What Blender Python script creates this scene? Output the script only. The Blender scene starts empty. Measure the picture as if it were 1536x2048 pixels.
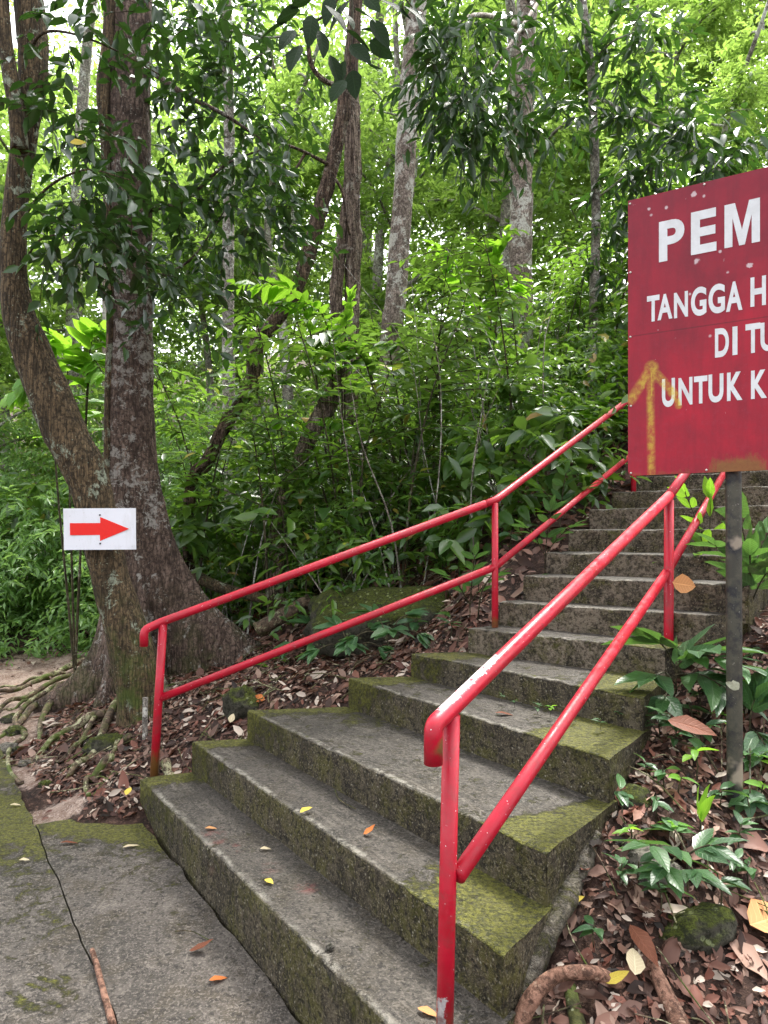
import bpy, math, random
import numpy as np
from mathutils import Vector, noise

SC = bpy.context.scene
COL = SC.collection
R = math.radians
rng = np.random.default_rng(7)
random.seed(7)

# ------------------------------------------------------------------ camera
F = 1450.0          # focal length in photo pixels (1536 x 2048)
HZ = 1068.0         # horizon row
H = 1.6             # eye height
cam_d = bpy.data.cameras.new('camera')
cam = bpy.data.objects.new('camera', cam_d)
COL.objects.link(cam)
cam.location = (0, 0, H)
cam.rotation_euler = (R(90), 0, 0)
cam_d.sensor_fit = 'VERTICAL'
cam_d.sensor_height = 36
cam_d.lens = F / 2048 * 36
cam_d.shift_y = (HZ - 1024) / 2048
cam_d.clip_end = 500
cam_d.clip_start = 0.05
SC.camera = cam

# ------------------------------------------------------------------ light
SUN_EL, SUN_AZ = 62, 25        # azimuth from +Y towards +X (behind the forest)
w = bpy.data.worlds.new('World'); SC.world = w
w.use_nodes = True
nt = w.node_tree
bg = nt.nodes['Background']
sky = nt.nodes.new('ShaderNodeTexSky'); sky.sky_type = 'NISHITA'
sky.sun_disc = False
sky.sun_elevation = R(SUN_EL); sky.sun_rotation = R(SUN_AZ)
sky.dust_density = 4.0; sky.air_density = 1.0
hs = nt.nodes.new('ShaderNodeHueSaturation'); hs.inputs['Saturation'].default_value = 0.15
nt.links.new(sky.outputs[0], hs.inputs['Color'])
nt.links.new(hs.outputs[0], bg.inputs['Color'])
bg.inputs['Strength'].default_value = 0.15
sd = bpy.data.lights.new('sun', 'SUN'); so = bpy.data.objects.new('sun', sd); COL.objects.link(so)
sd.energy = 2.2; sd.angle = R(16); sd.color = (1.0, 0.96, 0.88)
d = Vector((math.sin(R(SUN_AZ)) * math.cos(R(SUN_EL)), math.cos(R(SUN_AZ)) * math.cos(R(SUN_EL)), math.sin(R(SUN_EL))))
so.rotation_euler = d.to_track_quat('Z', 'Y').to_euler()
so.location = (0, 0, 20)
SC.view_settings.view_transform = 'Standard'
SC.view_settings.look = 'None'
SC.view_settings.exposure = 2.25
SC.view_settings.gamma = 1
SC.render.engine = 'CYCLES'
cy = SC.cycles
cy.max_bounces = 7; cy.diffuse_bounces = 3; cy.glossy_bounces = 2; cy.transmission_bounces = 4; cy.transparent_max_bounces = 4
cy.use_adaptive_sampling = True; cy.adaptive_threshold = 0.02
cy.caustics_reflective = False; cy.caustics_refractive = False

# ------------------------------------------------------------------ helpers
def P(px, py, Y):
    """world point seen at photo pixel (px, py) at distance Y"""
    return np.array([(px - 768) * Y / F, Y, H - (py - HZ) * Y / F])
def PZ(px, py, z):
    """world point seen at photo pixel (px, py) on the level z"""
    Y = F * (H - z) / (py - HZ)
    return np.array([(px - 768) * Y / F, Y, z])
def PS(px, py):
    """point of the gently sloping pavement seen at a photo pixel"""
    Y = (H + .252) / ((py - HZ) / F + .06)
    return np.array([(px - 768) * Y / F, Y, .06 * Y - .252])
def pix(p):
    return 768 + F * p[0] / p[1], HZ - (p[2] - H) * F / p[1]

def empty(name, loc, label, cat, group=None):
    o = bpy.data.objects.new(name, None); COL.objects.link(o)
    o.location = loc; o.empty_display_size = .1
    o['label'] = label; o['category'] = cat
    if group: o['group'] = group
    return o
def tag(o, label, cat, group=None):
    o['label'] = label; o['category'] = cat
    if group: o['group'] = group
    return o
def link(name, me, mat=None, parent=None, kind=None, world=True):
    o = bpy.data.objects.new(name, me); COL.objects.link(o)
    if mat: me.materials.append(mat)
    if parent:
        o.parent = parent
        if world: o.location = -Vector(parent.location)   # mesh is in world coordinates
    if kind: o['kind'] = kind
    return o
def at(o, loc):
    """give a world-coordinate mesh object an origin at loc"""
    loc = Vector(loc)
    for v in o.data.vertices: v.co -= loc
    o.location = loc
    return o

def np_mesh(name, V, faces, smooth=True, attrs=None):
    """faces: list of (k x n) integer arrays (all faces in an array have n corners)"""
    me = bpy.data.meshes.new(name)
    V = np.asarray(V, dtype=np.float32).reshape(-1, 3)
    faces = [np.asarray(f, dtype=np.int32) for f in faces if len(f)]
    loops = np.concatenate([f.ravel() for f in faces])
    sizes = np.concatenate([np.full(len(f), f.shape[1], dtype=np.int32) for f in faces])
    start = np.concatenate([[0], np.cumsum(sizes)[:-1]]).astype(np.int32)
    me.vertices.add(len(V)); me.vertices.foreach_set('co', V.ravel())
    me.loops.add(len(loops)); me.loops.foreach_set('vertex_index', loops)
    me.polygons.add(len(sizes)); me.polygons.foreach_set('loop_start', start)
    me.polygons.foreach_set('use_smooth', np.full(len(sizes), smooth, dtype=bool))
    if attrs:
        for k, a in attrs.items():
            at_ = me.attributes.new(k, 'FLOAT', 'POINT')
            at_.data.foreach_set('value', np.asarray(a, dtype=np.float32).ravel())
    me.update(calc_edges=True)
    return me

def _h(i, j, k, s):
    n = (i * 374761393 + j * 668265263 + k * 2147483647 + s * 974634541) & 0xffffffff
    n = ((n ^ (n >> 13)) * 1274126177) & 0xffffffff
    n = n ^ (n >> 16)
    return (n & 0xffff) / 65535.0
def vnoise(p, scale=1.0, seed=0):
    """value noise 0..1 for an (N,3) array"""
    p = np.asarray(p, dtype=np.float64) * scale
    i = np.floor(p).astype(np.int64); f = p - i
    f = f * f * (3 - 2 * f)
    r = 0
    for a in (0, 1):
        for b in (0, 1):
            for c in (0, 1):
                wgt = (f[:, 0] if a else 1 - f[:, 0]) * (f[:, 1] if b else 1 - f[:, 1]) * (f[:, 2] if c else 1 - f[:, 2])
                r = r + wgt * _h(i[:, 0] + a, i[:, 1] + b, i[:, 2] + c, seed)
    return r
def fbm(p, scale=1.0, seed=0, oct=3):
    r, a, t = 0, 1.0, 0
    for o in range(oct):
        r = r + a * vnoise(p, scale * 2 ** o, seed + o); t += a; a *= .5
    return r / t
def sstep(a, b, x):
    t = np.clip((x - a) / (b - a), 0, 1)
    return t * t * (3 - 2 * t)

class MB:
    """collects vertices / faces / float attributes and builds one mesh"""
    def __init__(self): self.V = []; self.F = {}; self.n = 0; self.A = {}
    def add(self, V, faces, **attrs):
        V = np.asarray(V, dtype=float).reshape(-1, 3)
        for f in faces:
            f = np.asarray(f, dtype=np.int64)
            if len(f): self.F.setdefault(f.shape[1], []).append(f + self.n)
        for k, a in attrs.items():
            self.A.setdefault(k, []).append((self.n, np.broadcast_to(np.asarray(a, dtype=float), (len(V),))))
        self.V.append(V); self.n += len(V)
    def mesh(self, name, smooth=True):
        A = {}
        for k, L in self.A.items():
            a = np.zeros(self.n)
            for s, v in L: a[s:s + len(v)] = v
            A[k] = a
        return np_mesh(name, np.concatenate(self.V), [np.concatenate(v) for v in self.F.values()], smooth, A)

def catmull(pts, n=6):
    pts = np.asarray(pts, dtype=float)
    q = np.vstack([2 * pts[0] - pts[1], pts, 2 * pts[-1] - pts[-2]])
    out = []
    for i in range(1, len(q) - 2):
        p0, p1, p2, p3 = q[i - 1], q[i], q[i + 1], q[i + 2]
        for t in np.linspace(0, 1, n, endpoint=False):
            out.append(.5 * (2 * p1 + (p2 - p0) * t + (2 * p0 - 5 * p1 + 4 * p2 - p3) * t * t + (3 * p1 - p0 - 3 * p2 + p3) * t ** 3))
    out.append(q[-2])
    return np.array(out)

def frames(pts):
    pts = np.asarray(pts, dtype=float)
    T = np.gradient(pts, axis=0); T /= np.linalg.norm(T, axis=1)[:, None] + 1e-9
    up = np.array([0, 0, 1.0]) if abs(T[0][2]) < .9 else np.array([1.0, 0, 0])
    a = np.cross(up, T[0]); a /= np.linalg.norm(a)
    A = []
    for t in T:
        a = a - t * np.dot(a, t); a /= np.linalg.norm(a) + 1e-9
        A.append(a)
    A = np.array(A); B = np.cross(T, A)
    return T, A, B
def tube(mb, pts, rad, ns=8, cap=True, rough=0, rscale=6, seed=0, ridge=0, twist=0, **attrs):
    pts = np.asarray(pts, dtype=float)
    m = len(pts)
    rad = np.broadcast_to(np.asarray(rad, dtype=float), (m,))
    T, A, B = frames(pts)
    th = np.linspace(0, 2 * math.pi, ns, endpoint=False)
    L = np.concatenate([[0], np.cumsum(np.linalg.norm(np.diff(pts, axis=0), axis=1))])
    rr = rad[:, None] * np.ones((1, ns))
    if ridge:
        ph = th[None, :] * 5 + twist * L[:, None]
        rr = rr * (1 + ridge * np.sin(ph) + ridge * .5 * np.sin(th[None, :] * 9 - twist * .7 * L[:, None] + 1.3))
    V = pts[:, None, :] + rr[:, :, None] * (np.cos(th)[None, :, None] * A[:, None, :] + np.sin(th)[None, :, None] * B[:, None, :])
    V = V.reshape(-1, 3)
    if rough:
        nrm = (V.reshape(m, ns, 3) - pts[:, None, :]).reshape(-1, 3)
        k = fbm(V, rscale, seed, 3) - .5
        V = V + nrm * (k * rough * 2)[:, None]
    i = np.arange(m - 1)[:, None] * ns; j = np.arange(ns)[None, :]; j2 = (j + 1) % ns
    q = np.stack([i + j, i + j2, i + ns + j2, i + ns + j], -1).reshape(-1, 4)
    fs = [q]
    if cap:
        c0 = m * ns; c1 = c0 + 1
        V = np.vstack([V, pts[0], pts[-1]])
        jj = np.arange(ns)
        fs.append(np.stack([np.full(ns, c0), (jj + 1) % ns, jj], -1))
        fs.append(np.stack([np.full(ns, c1), (m - 1) * ns + jj, (m - 1) * ns + (jj + 1) % ns], -1))
    at2 = {}
    for k, a in attrs.items():
        a = np.asarray(a, dtype=float)
        if a.ndim: a = np.concatenate([np.repeat(a, ns), [a[0], a[-1]] if cap else []])
        at2[k] = a
    mb.add(V, fs, **at2)

def box(mb, c, ax, ay, az):
    """box from centre and three half-axis vectors"""
    c, ax, ay, az = (np.asarray(v, dtype=float) for v in (c, ax, ay, az))
    V = [c + sx * ax + sy * ay + sz * az for sz in (-1, 1) for sy in (-1, 1) for sx in (-1, 1)]
    q = [[0, 2, 3, 1], [4, 5, 7, 6], [0, 1, 5, 4], [2, 6, 7, 3], [0, 4, 6, 2], [1, 3, 7, 5]]
    mb.add(V, [q])

# ---- leaves -------------------------------------------------------
def norm(v): return v / (np.linalg.norm(v, axis=-1, keepdims=True) + 1e-9)
LO_F = np.array([[0, 2, 3], [0, 3, 1]])
def leaves(mb, base, axis, nrm, ln, wd, fold=.25, curl=.15, hi=0, wave=0.0):
    """hi=0: folded diamond, hi>=1: several stations along the midrib"""
    n = len(base)
    if n == 0: return
    axis = norm(axis); b = norm(np.cross(nrm, axis)); nn = np.cross(axis, b)
    ln = np.broadcast_to(ln, (n,))[:, None]; wd = np.broadcast_to(wd, (n,))[:, None]
    if not hi:
        V = np.stack([base,
                      base + axis * ln * .45 + b * wd * .5 + nn * wd * fold,
                      base + axis * ln * .45 - b * wd * .5 + nn * wd * fold,
                      base + axis * ln * (1 - .3 * curl) - nn * ln * curl], 1)
        f = (LO_F[None] + (np.arange(n) * 4)[:, None, None]).reshape(-1, 3)
        mb.add(V, [f], lu=0.5, lt=0.5)
        return
    ts = [.12, .35, .62, .85] if hi > 1 else [.25, .6]
    pr = {.12: .55, .35: 1.0, .62: .85, .85: .42, .25: .85, .6: .9}
    Vs = [base]; lu = [0]; lt = [0]
    cl = np.broadcast_to(curl, (n,))[:, None]
    for k, t in enumerate(ts):
        c = base + axis * ln * t - nn * ln * cl * t * t
        hw = wd * .5 * pr[t]
        wv = nn * wd * wave * (1 if k % 2 else -1)
        Vs += [c + b * hw + nn * hw * fold * 2 + wv, c, c - b * hw + nn * hw * fold * 2 + wv]
        lu += [1, 0, -1]; lt += [t] * 3
    Vs.append(base + axis * ln - nn * ln * cl); lu.append(0); lt.append(1)
    k = len(Vs); V = np.stack(Vs, 1)
    tri = [[0, 2, 1], [0, 3, 2]]; quad = []
    for s in range(len(ts) - 1):
        o = 1 + 3 * s
        quad += [[o, o + 1, o + 4, o + 3], [o + 1, o + 2, o + 5, o + 4]]
    o = 1 + 3 * (len(ts) - 1)
    tri += [[o, o + 1, k - 1], [o + 1, o + 2, k - 1]]
    off = (np.arange(n) * k)[:, None, None]
    mb.add(V, [(np.array(tri)[None] + off).reshape(-1, 3), (np.array(quad)[None] + off).reshape(-1, 4)],
           lu=np.tile(lu, n), lt=np.tile(lt, n))

def rdir(n):
    return norm(rng.normal(size=(n, 3)))
def twigs(mb, start, dirs, length, m, ll, lw, hi=0, droop=.3, spread=1.0, stem=0, fold=.25, curl=.15, up=1.2, pinnate=False):
    """n twigs with m leaves each, alternate sides"""
    n = len(start)
    if n == 0: return
    dirs = norm(dirs); length = np.broadcast_to(length, (n,))
    side = norm(np.cross(dirs, np.array([0, 0, 1.0]) + .25 * rng.normal(size=(n, 3))))
    t = (np.arange(m) + .6) / m
    sgn = np.where(np.arange(m) % 2 == 0, 1.0, -1.0)
    sag = droop * .35
    pos = start[:, None, :] + dirs[:, None, :] * (length[:, None] * t[None, :])[:, :, None]
    pos[:, :, 2] -= (length[:, None] * sag) * t[None, :] ** 2
    jit = .18 if pinnate else .5
    ax = side[:, None, :] * sgn[None, :, None] * spread + dirs[:, None, :] * (.55 + .5 * t[None, :, None]) + jit * rng.normal(size=(n, m, 3))
    ax[:, :, 2] -= droop
    nr = np.array([0, 0, up]) + .55 * rng.normal(size=(n, m, 3)) * (.5 if pinnate else 1)
    sz = rng.uniform(.65, 1.2, size=(n, m))
    if pinnate: sz = (1 - .55 * np.abs(t - .45)[None, :] * 1.2) * rng.uniform(.9, 1.1, size=(n, m))
    leaves(mb, pos.reshape(-1, 3), ax.reshape(-1, 3), nr.reshape(-1, 3), (sz * ll).ravel(), (sz * lw).ravel(), fold=fold, curl=curl, hi=hi)
    return start, dirs, length, sag
def twig_stems(mb, start, dirs, length, sag, r=.004):
    dirs = norm(dirs); length = np.broadcast_to(length, (len(start),))
    for s, dd, l in zip(start, dirs, length):
        t = np.linspace(0, 1, 4)[:, None]
        p = s + dd * l * t; p[:, 2] -= (l * sag) * t[:, 0] ** 2
        tube(mb, p, np.linspace(r, r * .5, 4), 4, cap=False)

# ------------------------------------------------------------------ materials
class NT:
    def __init__(self, name):
        self.m = bpy.data.materials.new(name); self.m.use_nodes = True
        self.t = self.m.node_tree; self.t.nodes.clear()
        self.out = self.t.nodes.new('ShaderNodeOutputMaterial')
    def n(self, typ, ins=None, **props):
        o = self.t.nodes.new('ShaderNode' + typ)
        for k, v in props.items(): setattr(o, k, v)
        for k, v in (ins or {}).items(): self.set(o.inputs[k], v)
        return o
    def set(self, sock, v):
        if isinstance(v, bpy.types.NodeSocket): self.t.links.new(v, sock)
        elif isinstance(v, (tuple, list)) and sock.type == 'RGBA' and len(v) == 3: sock.default_value = (*v, 1)
        else: sock.default_value = v
    def pos(self): return self.n('NewGeometry').outputs['Position']
    def attr(self, a): return self.n('Attribute', attribute_name=a).outputs['Fac']
    def noise(self, vec, scale, detail=4, rough=.6, dist=0):
        return self.n('TexNoise', {'Vector': vec, 'Scale': scale, 'Detail': detail, 'Roughness': rough, 'Distortion': dist}).outputs['Fac']
    def voro(self, vec, scale, feature='F1', out='Distance'):
        return self.n('TexVoronoi', {'Vector': vec, 'Scale': scale}, feature=feature).outputs[out]
    def ramp(self, fac, stops, interp='LINEAR'):
        r = self.n('ValToRGB', {'Fac': fac}); cr = r.color_ramp; cr.interpolation = interp
        while len(cr.elements) < len(stops): cr.elements.new(.5)
        for e, (p, c) in zip(cr.elements, stops):
            e.position = p; e.color = (c, c, c, 1) if not isinstance(c, tuple) else (*c, 1)
        return r.outputs['Color']
    def math(self, op, a, b=None, clamp=False):
        o = self.n('Math', operation=op, use_clamp=clamp); self.set(o.inputs[0], a)
        if b is not None: self.set(o.inputs[1], b)
        return o.outputs[0]
    def mix(self, fac, a, b, mode='MIX'):
        o = self.n('Mix', data_type='RGBA', blend_type=mode)
        self.set(o.inputs[0], fac); self.set(o.inputs[6], a); self.set(o.inputs[7], b)
        return o.outputs[2]
    def scale(self, vec, s):
        return self.n('Mapping', {'Vector': vec, 'Scale': s}).outputs[0]
    def bump(self, h, strength=.5, dist=.01, normal=None):
        b = self.n('Bump', {'Height': h, 'Strength': strength, 'Distance': dist})
        if normal is not None: self.set(b.inputs['Normal'], normal)
        return b.outputs[0]
    def bsdf(self, col, rough=.7, normal=None, spec=.5, metal=0):
        b = self.n('BsdfPrincipled', {'Base Color': col, 'Roughness': rough, 'Specular IOR Level': spec, 'Metallic': metal})
        if normal is not None: self.set(b.inputs['Normal'], normal)
        return b
    def done(self, shader):
        self.t.links.new(shader.outputs[0] if hasattr(shader, 'outputs') else shader, self.out.inputs[0]); return self.m

def leaf_mat(name, cols, trans, tcol, rough=.42, spec=.45, veins=False, dead=None):
    s = NT(name)
    g = s.n('NewGeometry')
    rnd = g.outputs['Random Per Island']
    k = len(cols)
    col = s.ramp(rnd, [((i + .5) / k, c) for i, c in enumerate(cols)])
    clump = s.noise(g.outputs['Position'], 1.1, 2)
    col = s.mix(s.ramp(clump, [(.35, 0.0), (.65, 1.0)]), s.mix(.35, col, cols[0]), col)
    if dead:
        r2 = s.math('FRACT', s.math('MULTIPLY', rnd, 37.7))
        col = s.mix(s.math('GREATER_THAN', r2, 1 - dead[0]), col, dead[1])
    nrm = None
    if veins:
        lu = s.attr('lu'); lt = s.attr('lt')
        a = s.math('ABSOLUTE', lu)
        mid = s.math('SUBTRACT', 1.0, s.math('MULTIPLY', a, 9.0), clamp=True)
        sv = s.math('SINE', s.math('MULTIPLY', s.math('SUBTRACT', lt, s.math('MULTIPLY', a, .18)), 52.0))
        svm = s.math('MULTIPLY', s.math('SUBTRACT', sv, .72, clamp=True), 1.6)
        v = s.math('MAXIMUM', mid, svm)
        col = s.mix(s.math('MULTIPLY', v, .45), col, tuple(min(1, c * 1.9 + .02) for c in cols[-1]))
        nrm = s.bump(s.math('SUBTRACT', 1.0, v), .5, .004)
    b = s.bsdf(col, rough, nrm, spec)
    t = s.n('BsdfTranslucent', {'Color': s.mix(.55, col, tcol)})
    mx = s.n('MixShader', {0: trans}); s.t.links.new(b.outputs[0], mx.inputs[1]); s.t.links.new(t.outputs[0], mx.inputs[2])
    return s.done(mx)

M = {}
M['leaf_far'] = leaf_mat('leaf_far', [(.045, .11, .018), (.08, .18, .025), (.12, .23, .035), (.20, .31, .07)], .55, (.46, .68, .12), rough=.3, spec=.8)
M['leaf_bright'] = leaf_mat('leaf_bright', [(.07, .2, .015), (.12, .3, .02), (.18, .36, .03)], .5, (.42, .75, .05), veins=True)
M['leaf_mid'] = leaf_mat('leaf_mid', [(.028, .075, .014), (.05, .125, .018), (.08, .175, .022), (.11, .20, .03)], .4, (.32, .58, .05), rough=.32, spec=.7, dead=(.012, (.40, .33, .06)))
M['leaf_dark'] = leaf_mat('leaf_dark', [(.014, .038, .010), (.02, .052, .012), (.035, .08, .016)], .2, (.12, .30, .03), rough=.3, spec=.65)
M['leaf_backlit'] = leaf_mat('leaf_backlit', [(.008, .022, .006), (.012, .032, .008)], .15, (.06, .14, .02), rough=.6, spec=.2, veins=True)  # darkened colour stands in for the shade of backlit undersides
M['leaf_deep'] = leaf_mat('leaf_deep', [(.032, .075, .020), (.05, .11, .026), (.075, .145, .034), (.10, .17, .055)], .38, (.32, .56, .06), rough=.3, spec=.75, dead=(.025, (.30, .19, .06)))
M['leaf_near'] = leaf_mat('leaf_near', [(.028, .075, .03), (.04, .105, .036), (.06, .14, .042)], .25, (.2, .42, .05), rough=.34, spec=.55, veins=True)
M['leaf_soft'] = leaf_mat('leaf_soft', [(.10, .22, .05), (.15, .30, .07), (.20, .36, .11)], .45, (.45, .7, .15), rough=.35, spec=.7)
M['litter'] = leaf_mat('litter', [(.014, .009, .007), (.065, .028, .020), (.15, .068, .046), (.03, .017, .013), (.27, .14, .10), (.10, .040, .030), (.36, .24, .18), (.19, .070, .046)], .1, (.3, .12, .05), rough=.6, spec=.3, dead=(.08, (.46, .38, .31)))
def flat_leaf(name, c, tr=.2):
    return leaf_mat(name, [c, tuple(x * 1.25 for x in c)], tr, c, rough=.6, spec=.2, veins=True)
M['dead_orange'] = flat_leaf('dead_orange', (.42, .13, .035))
M['dead_yellow'] = flat_leaf('dead_yellow', (.55, .42, .07))
M['dead_brown'] = flat_leaf('dead_brown', (.13, .045, .024))
M['dead_pale'] = flat_leaf('dead_pale', (.48, .40, .26))
M['dead_tan'] = flat_leaf('dead_tan', (.45, .22, .09))

def bark_mat(name, c0, c1, lich, lich_amt=.5, vs=(14, 14, 3.2), bump=.7, moss=0, lscale=7, bd=.012, crack=1.0):
    s = NT(name); p = s.pos()
    st = s.noise(s.scale(p, vs), 1.5, 6, .72, .8)
    fine = s.noise(p, 42, 4, .72)
    cr = s.voro(s.scale(p, (vs[0] * 1.6, vs[1] * 1.6, vs[2])), 1.6, 'DISTANCE_TO_EDGE')
    col = s.mix(s.ramp(st, [(.40, 0.0), (.60, 1.0)]), tuple(x * .7 for x in c0), tuple(x * 1.15 for x in c1))
    col = s.mix(s.ramp(fine, [(.40, .8), (.52, 0.0)]), col, tuple(x * .35 for x in c0))
    col = s.mix(s.ramp(cr, [(.0, .7 * crack), (.10, 0.0)]), col, tuple(x * .3 for x in c0))
    ln = s.noise(p, lscale, 7, .78, .5)
    zone = s.ramp(s.noise(p, 1.7, 3, .6), [(.40, .0), (.60, .16 * lich_amt + .02)])
    lv = s.math('ADD', ln, zone)
    lm = s.ramp(lv, [(.62, 0.0), (.655, 1.0)])
    col = s.mix(s.math('MULTIPLY', lm, s.ramp(fine, [(.36, .2), (.52, .95)])), col, lich)
    wm = s.ramp(s.voro(p, 38), [(.12, 1.0), (.2, 0.0)])
    col = s.mix(s.math('MULTIPLY', wm, s.math('MULTIPLY', s.ramp(s.noise(p, 3), [(.5, 0.0), (.6, 1.0)]), .6)), col, tuple(min(1, x * 1.25) for x in lich))
    if moss:
        z = s.n('SeparateXYZ', {0: p}).outputs[2]
        mf = s.math('MULTIPLY', s.ramp(s.noise(p, 5, 5, .7), [(.47, 0.0), (.6, 1.0)]), s.ramp(s.math('MULTIPLY', z, .6), [(.25, moss), (.75, 0.0)]))
        col = s.mix(mf, col, s.mix(fine, (.03, .045, .008), (.09, .12, .02)))
    hgt = s.math('ADD', s.math('MULTIPLY', st, .8), s.math('ADD', s.math('MULTIPLY', s.math('MINIMUM', cr, .25), 2.0 * crack), s.math('MULTIPLY', fine, .4)))
    return s.done(s.bsdf(col, .85, s.bump(hgt, bump, bd), .3))
M['bark_curved'] = bark_mat('bark_curved', (.055, .038, .019), (.16, .110, .060), (.28, .31, .23), .55, moss=.9, vs=(17, 17, 2.6), bump=1.0, bd=.02)
M['bark_big'] = bark_mat('bark_big', (.078, .050, .037), (.165, .115, .09), (.31, .29, .26), .65, moss=.35, vs=(11, 11, 4), lscale=13, bump=1.0, bd=.02)
M['bark_pale'] = bark_mat('bark_pale', (.20, .15, .125), (.36, .29, .25), (.55, .53, .48), 1.0, vs=(8, 8, 6), bump=.8)
M['bark_liana'] = bark_mat('bark_liana', (.055, .033, .023), (.26, .175, .125), (.42, .36, .29), .4, vs=(22, 22, 2.4), bump=1.0, bd=.03)
M['bark_rope'] = bark_mat('bark_rope', (.12, .08, .06), (.42, .32, .25), (.5, .45, .38), .5, vs=(20, 20, 2.2), bump=1.0, bd=.03)
M['bark_grey'] = bark_mat('bark_grey', (.20, .175, .15), (.36, .33, .28), (.55, .55, .5), .8, vs=(9, 9, 9), bump=.5, lscale=10)
M['stem'] = bark_mat('stem', (.05, .045, .02), (.09, .075, .04), (.2, .2, .15), .3)
M['root'] = bark_mat('root', (.055, .036, .024), (.15, .105, .07), (.34, .33, .2), .8, vs=(9, 9, 9), moss=1.0, lscale=9, bump=.5, bd=.006, crack=0.0)
M['root_red'] = bark_mat('root_red', (.12, .058, .036), (.27, .145, .10), (.36, .24, .17), .25, vs=(12, 12, 12), lscale=30, bump=1.0, bd=.012, crack=0.0)
M['root_moss'] = bark_mat('root_moss', (.05, .055, .018), (.10, .10, .03), (.3, .32, .2), .3, vs=(9, 9, 9), moss=1.0, crack=0.0)

def concrete(name, base, streak=.65):
    s = NT(name); p = s.pos()
    ms = s.attr('moss'); ed = s.attr('edge'); rs = s.attr('riser'); pale = s.attr('pale'); red = s.attr('red')
    k = lambda f: tuple(x * f for x in base)
    big = s.noise(p, 1.9, 4, .6, .6); mid = s.noise(p, 8, 6, .72, .3); grain = s.noise(p, 42, 3, .7); g2 = s.noise(p, 95, 2, .6)
    rot = s.n('Mapping', {'Vector': p, 'Rotation': (0, 0, R(56)), 'Scale': (1.0, 1.0, 1.0)}).outputs[0]
    strk = s.noise(s.scale(rot, (2.2, 34, 2)), 1.6, 5, .7, .4)
    col = s.mix(s.ramp(big, [(.40, 0.0), (.60, 1.0)]), k(.55), k(1.05))
    col = s.mix(s.ramp(mid, [(.47, .0), (.62, .7)]), col, k(1.55))
    br = s.noise(p, 4.3, 5, .7, .5)
    col = s.mix(s.ramp(br, [(.50, 0.0), (.60, .6)]), col, (base[0] * .62, base[1] * .56, base[2] * .40))
    col = s.mix(s.ramp(grain, [(.38, .85), (.50, .0)]), col, k(.30))
    col = s.mix(s.ramp(g2, [(.53, 0.0), (.64, .75)]), col, k(2.2))
    zone = s.ramp(s.noise(p, 3.1, 4, .65), [(.46, .12), (.58, 1.0)])
    fl = s.math('MULTIPLY', s.ramp(s.noise(p, 26, 6, .8, 1.4), [(.555, 0.0), (.585, 1.0)]), zone)
    col = s.mix(s.math('MULTIPLY', fl, .85), col, k(2.4))
    col = s.mix(s.math('MULTIPLY', s.ramp(strk, [(.57, 0.0), (.61, 1.0)]), s.math('MULTIPLY', zone, streak)), col, k(2.3))
    col = s.mix(s.math('MULTIPLY', s.ramp(strk, [(.38, 1.0), (.43, 0.0)]), streak * .7), col, k(.4))
    ew = s.math('MULTIPLY', ed, s.ramp(s.noise(p, 22, 6, .8), [(.44, .0), (.54, 1.0)]))
    ew = s.math('MULTIPLY', ew, s.ramp(s.noise(p, 4, 4), [(.40, .2), (.56, 1.0)]))
    col = s.mix(s.math('MULTIPLY', ew, .62), col, (.30, .28, .235))
    # brown risers
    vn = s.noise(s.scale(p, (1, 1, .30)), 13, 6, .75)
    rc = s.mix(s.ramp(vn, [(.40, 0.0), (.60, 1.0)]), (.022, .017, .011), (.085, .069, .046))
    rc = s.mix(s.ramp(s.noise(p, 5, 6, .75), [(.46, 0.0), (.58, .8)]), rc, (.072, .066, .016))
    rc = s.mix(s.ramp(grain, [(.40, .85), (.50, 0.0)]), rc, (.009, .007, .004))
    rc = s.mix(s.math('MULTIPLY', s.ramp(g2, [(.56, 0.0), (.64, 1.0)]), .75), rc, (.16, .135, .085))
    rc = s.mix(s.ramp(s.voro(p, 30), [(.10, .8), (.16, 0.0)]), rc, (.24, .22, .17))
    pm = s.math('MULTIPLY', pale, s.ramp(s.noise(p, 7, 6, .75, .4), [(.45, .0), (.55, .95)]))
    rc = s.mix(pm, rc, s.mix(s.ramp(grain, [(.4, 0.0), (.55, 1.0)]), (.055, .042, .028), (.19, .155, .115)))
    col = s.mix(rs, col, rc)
    # moss
    mn = s.noise(p, 11, 7, .8, .6)
    mm = s.math('ADD', ms, s.math('MULTIPLY', s.math('SUBTRACT', mn, .5), 2.4))
    mf = s.ramp(mm, [(.40, 0.0), (.66, 1.0)])
    mcol = s.mix(s.ramp(s.noise(p, 60, 4, .8), [(.40, 0.0), (.60, 1.0)]), (.030, .032, .006), (.125, .122, .017))
    col = s.mix(s.math('MULTIPLY', mf, s.ramp(grain, [(.3, .55), (.5, .96)])), col, mcol)
    col = s.mix(s.math('MULTIPLY', red, s.ramp(mid, [(.50, 0.0), (.60, .38)])), col, (.18, .03, .03))
    hgt = s.math('ADD', s.math('MULTIPLY', grain, 1.2), s.math('ADD', s.math('MULTIPLY', g2, .6), s.math('ADD', s.math('MULTIPLY', mid, 1.0), s.math('MULTIPLY', mf, s.math('MULTIPLY', grain, 1.5)))))
    return s.done(s.bsdf(col, s.ramp(big, [(.3, .55), (.7, .85)]), s.bump(hgt, 1.0, .010), .3))
M['concrete'] = concrete('concrete', (.056, .049, .041))
M['slab'] = concrete('slab', (.080, .069, .059), .12)

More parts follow.
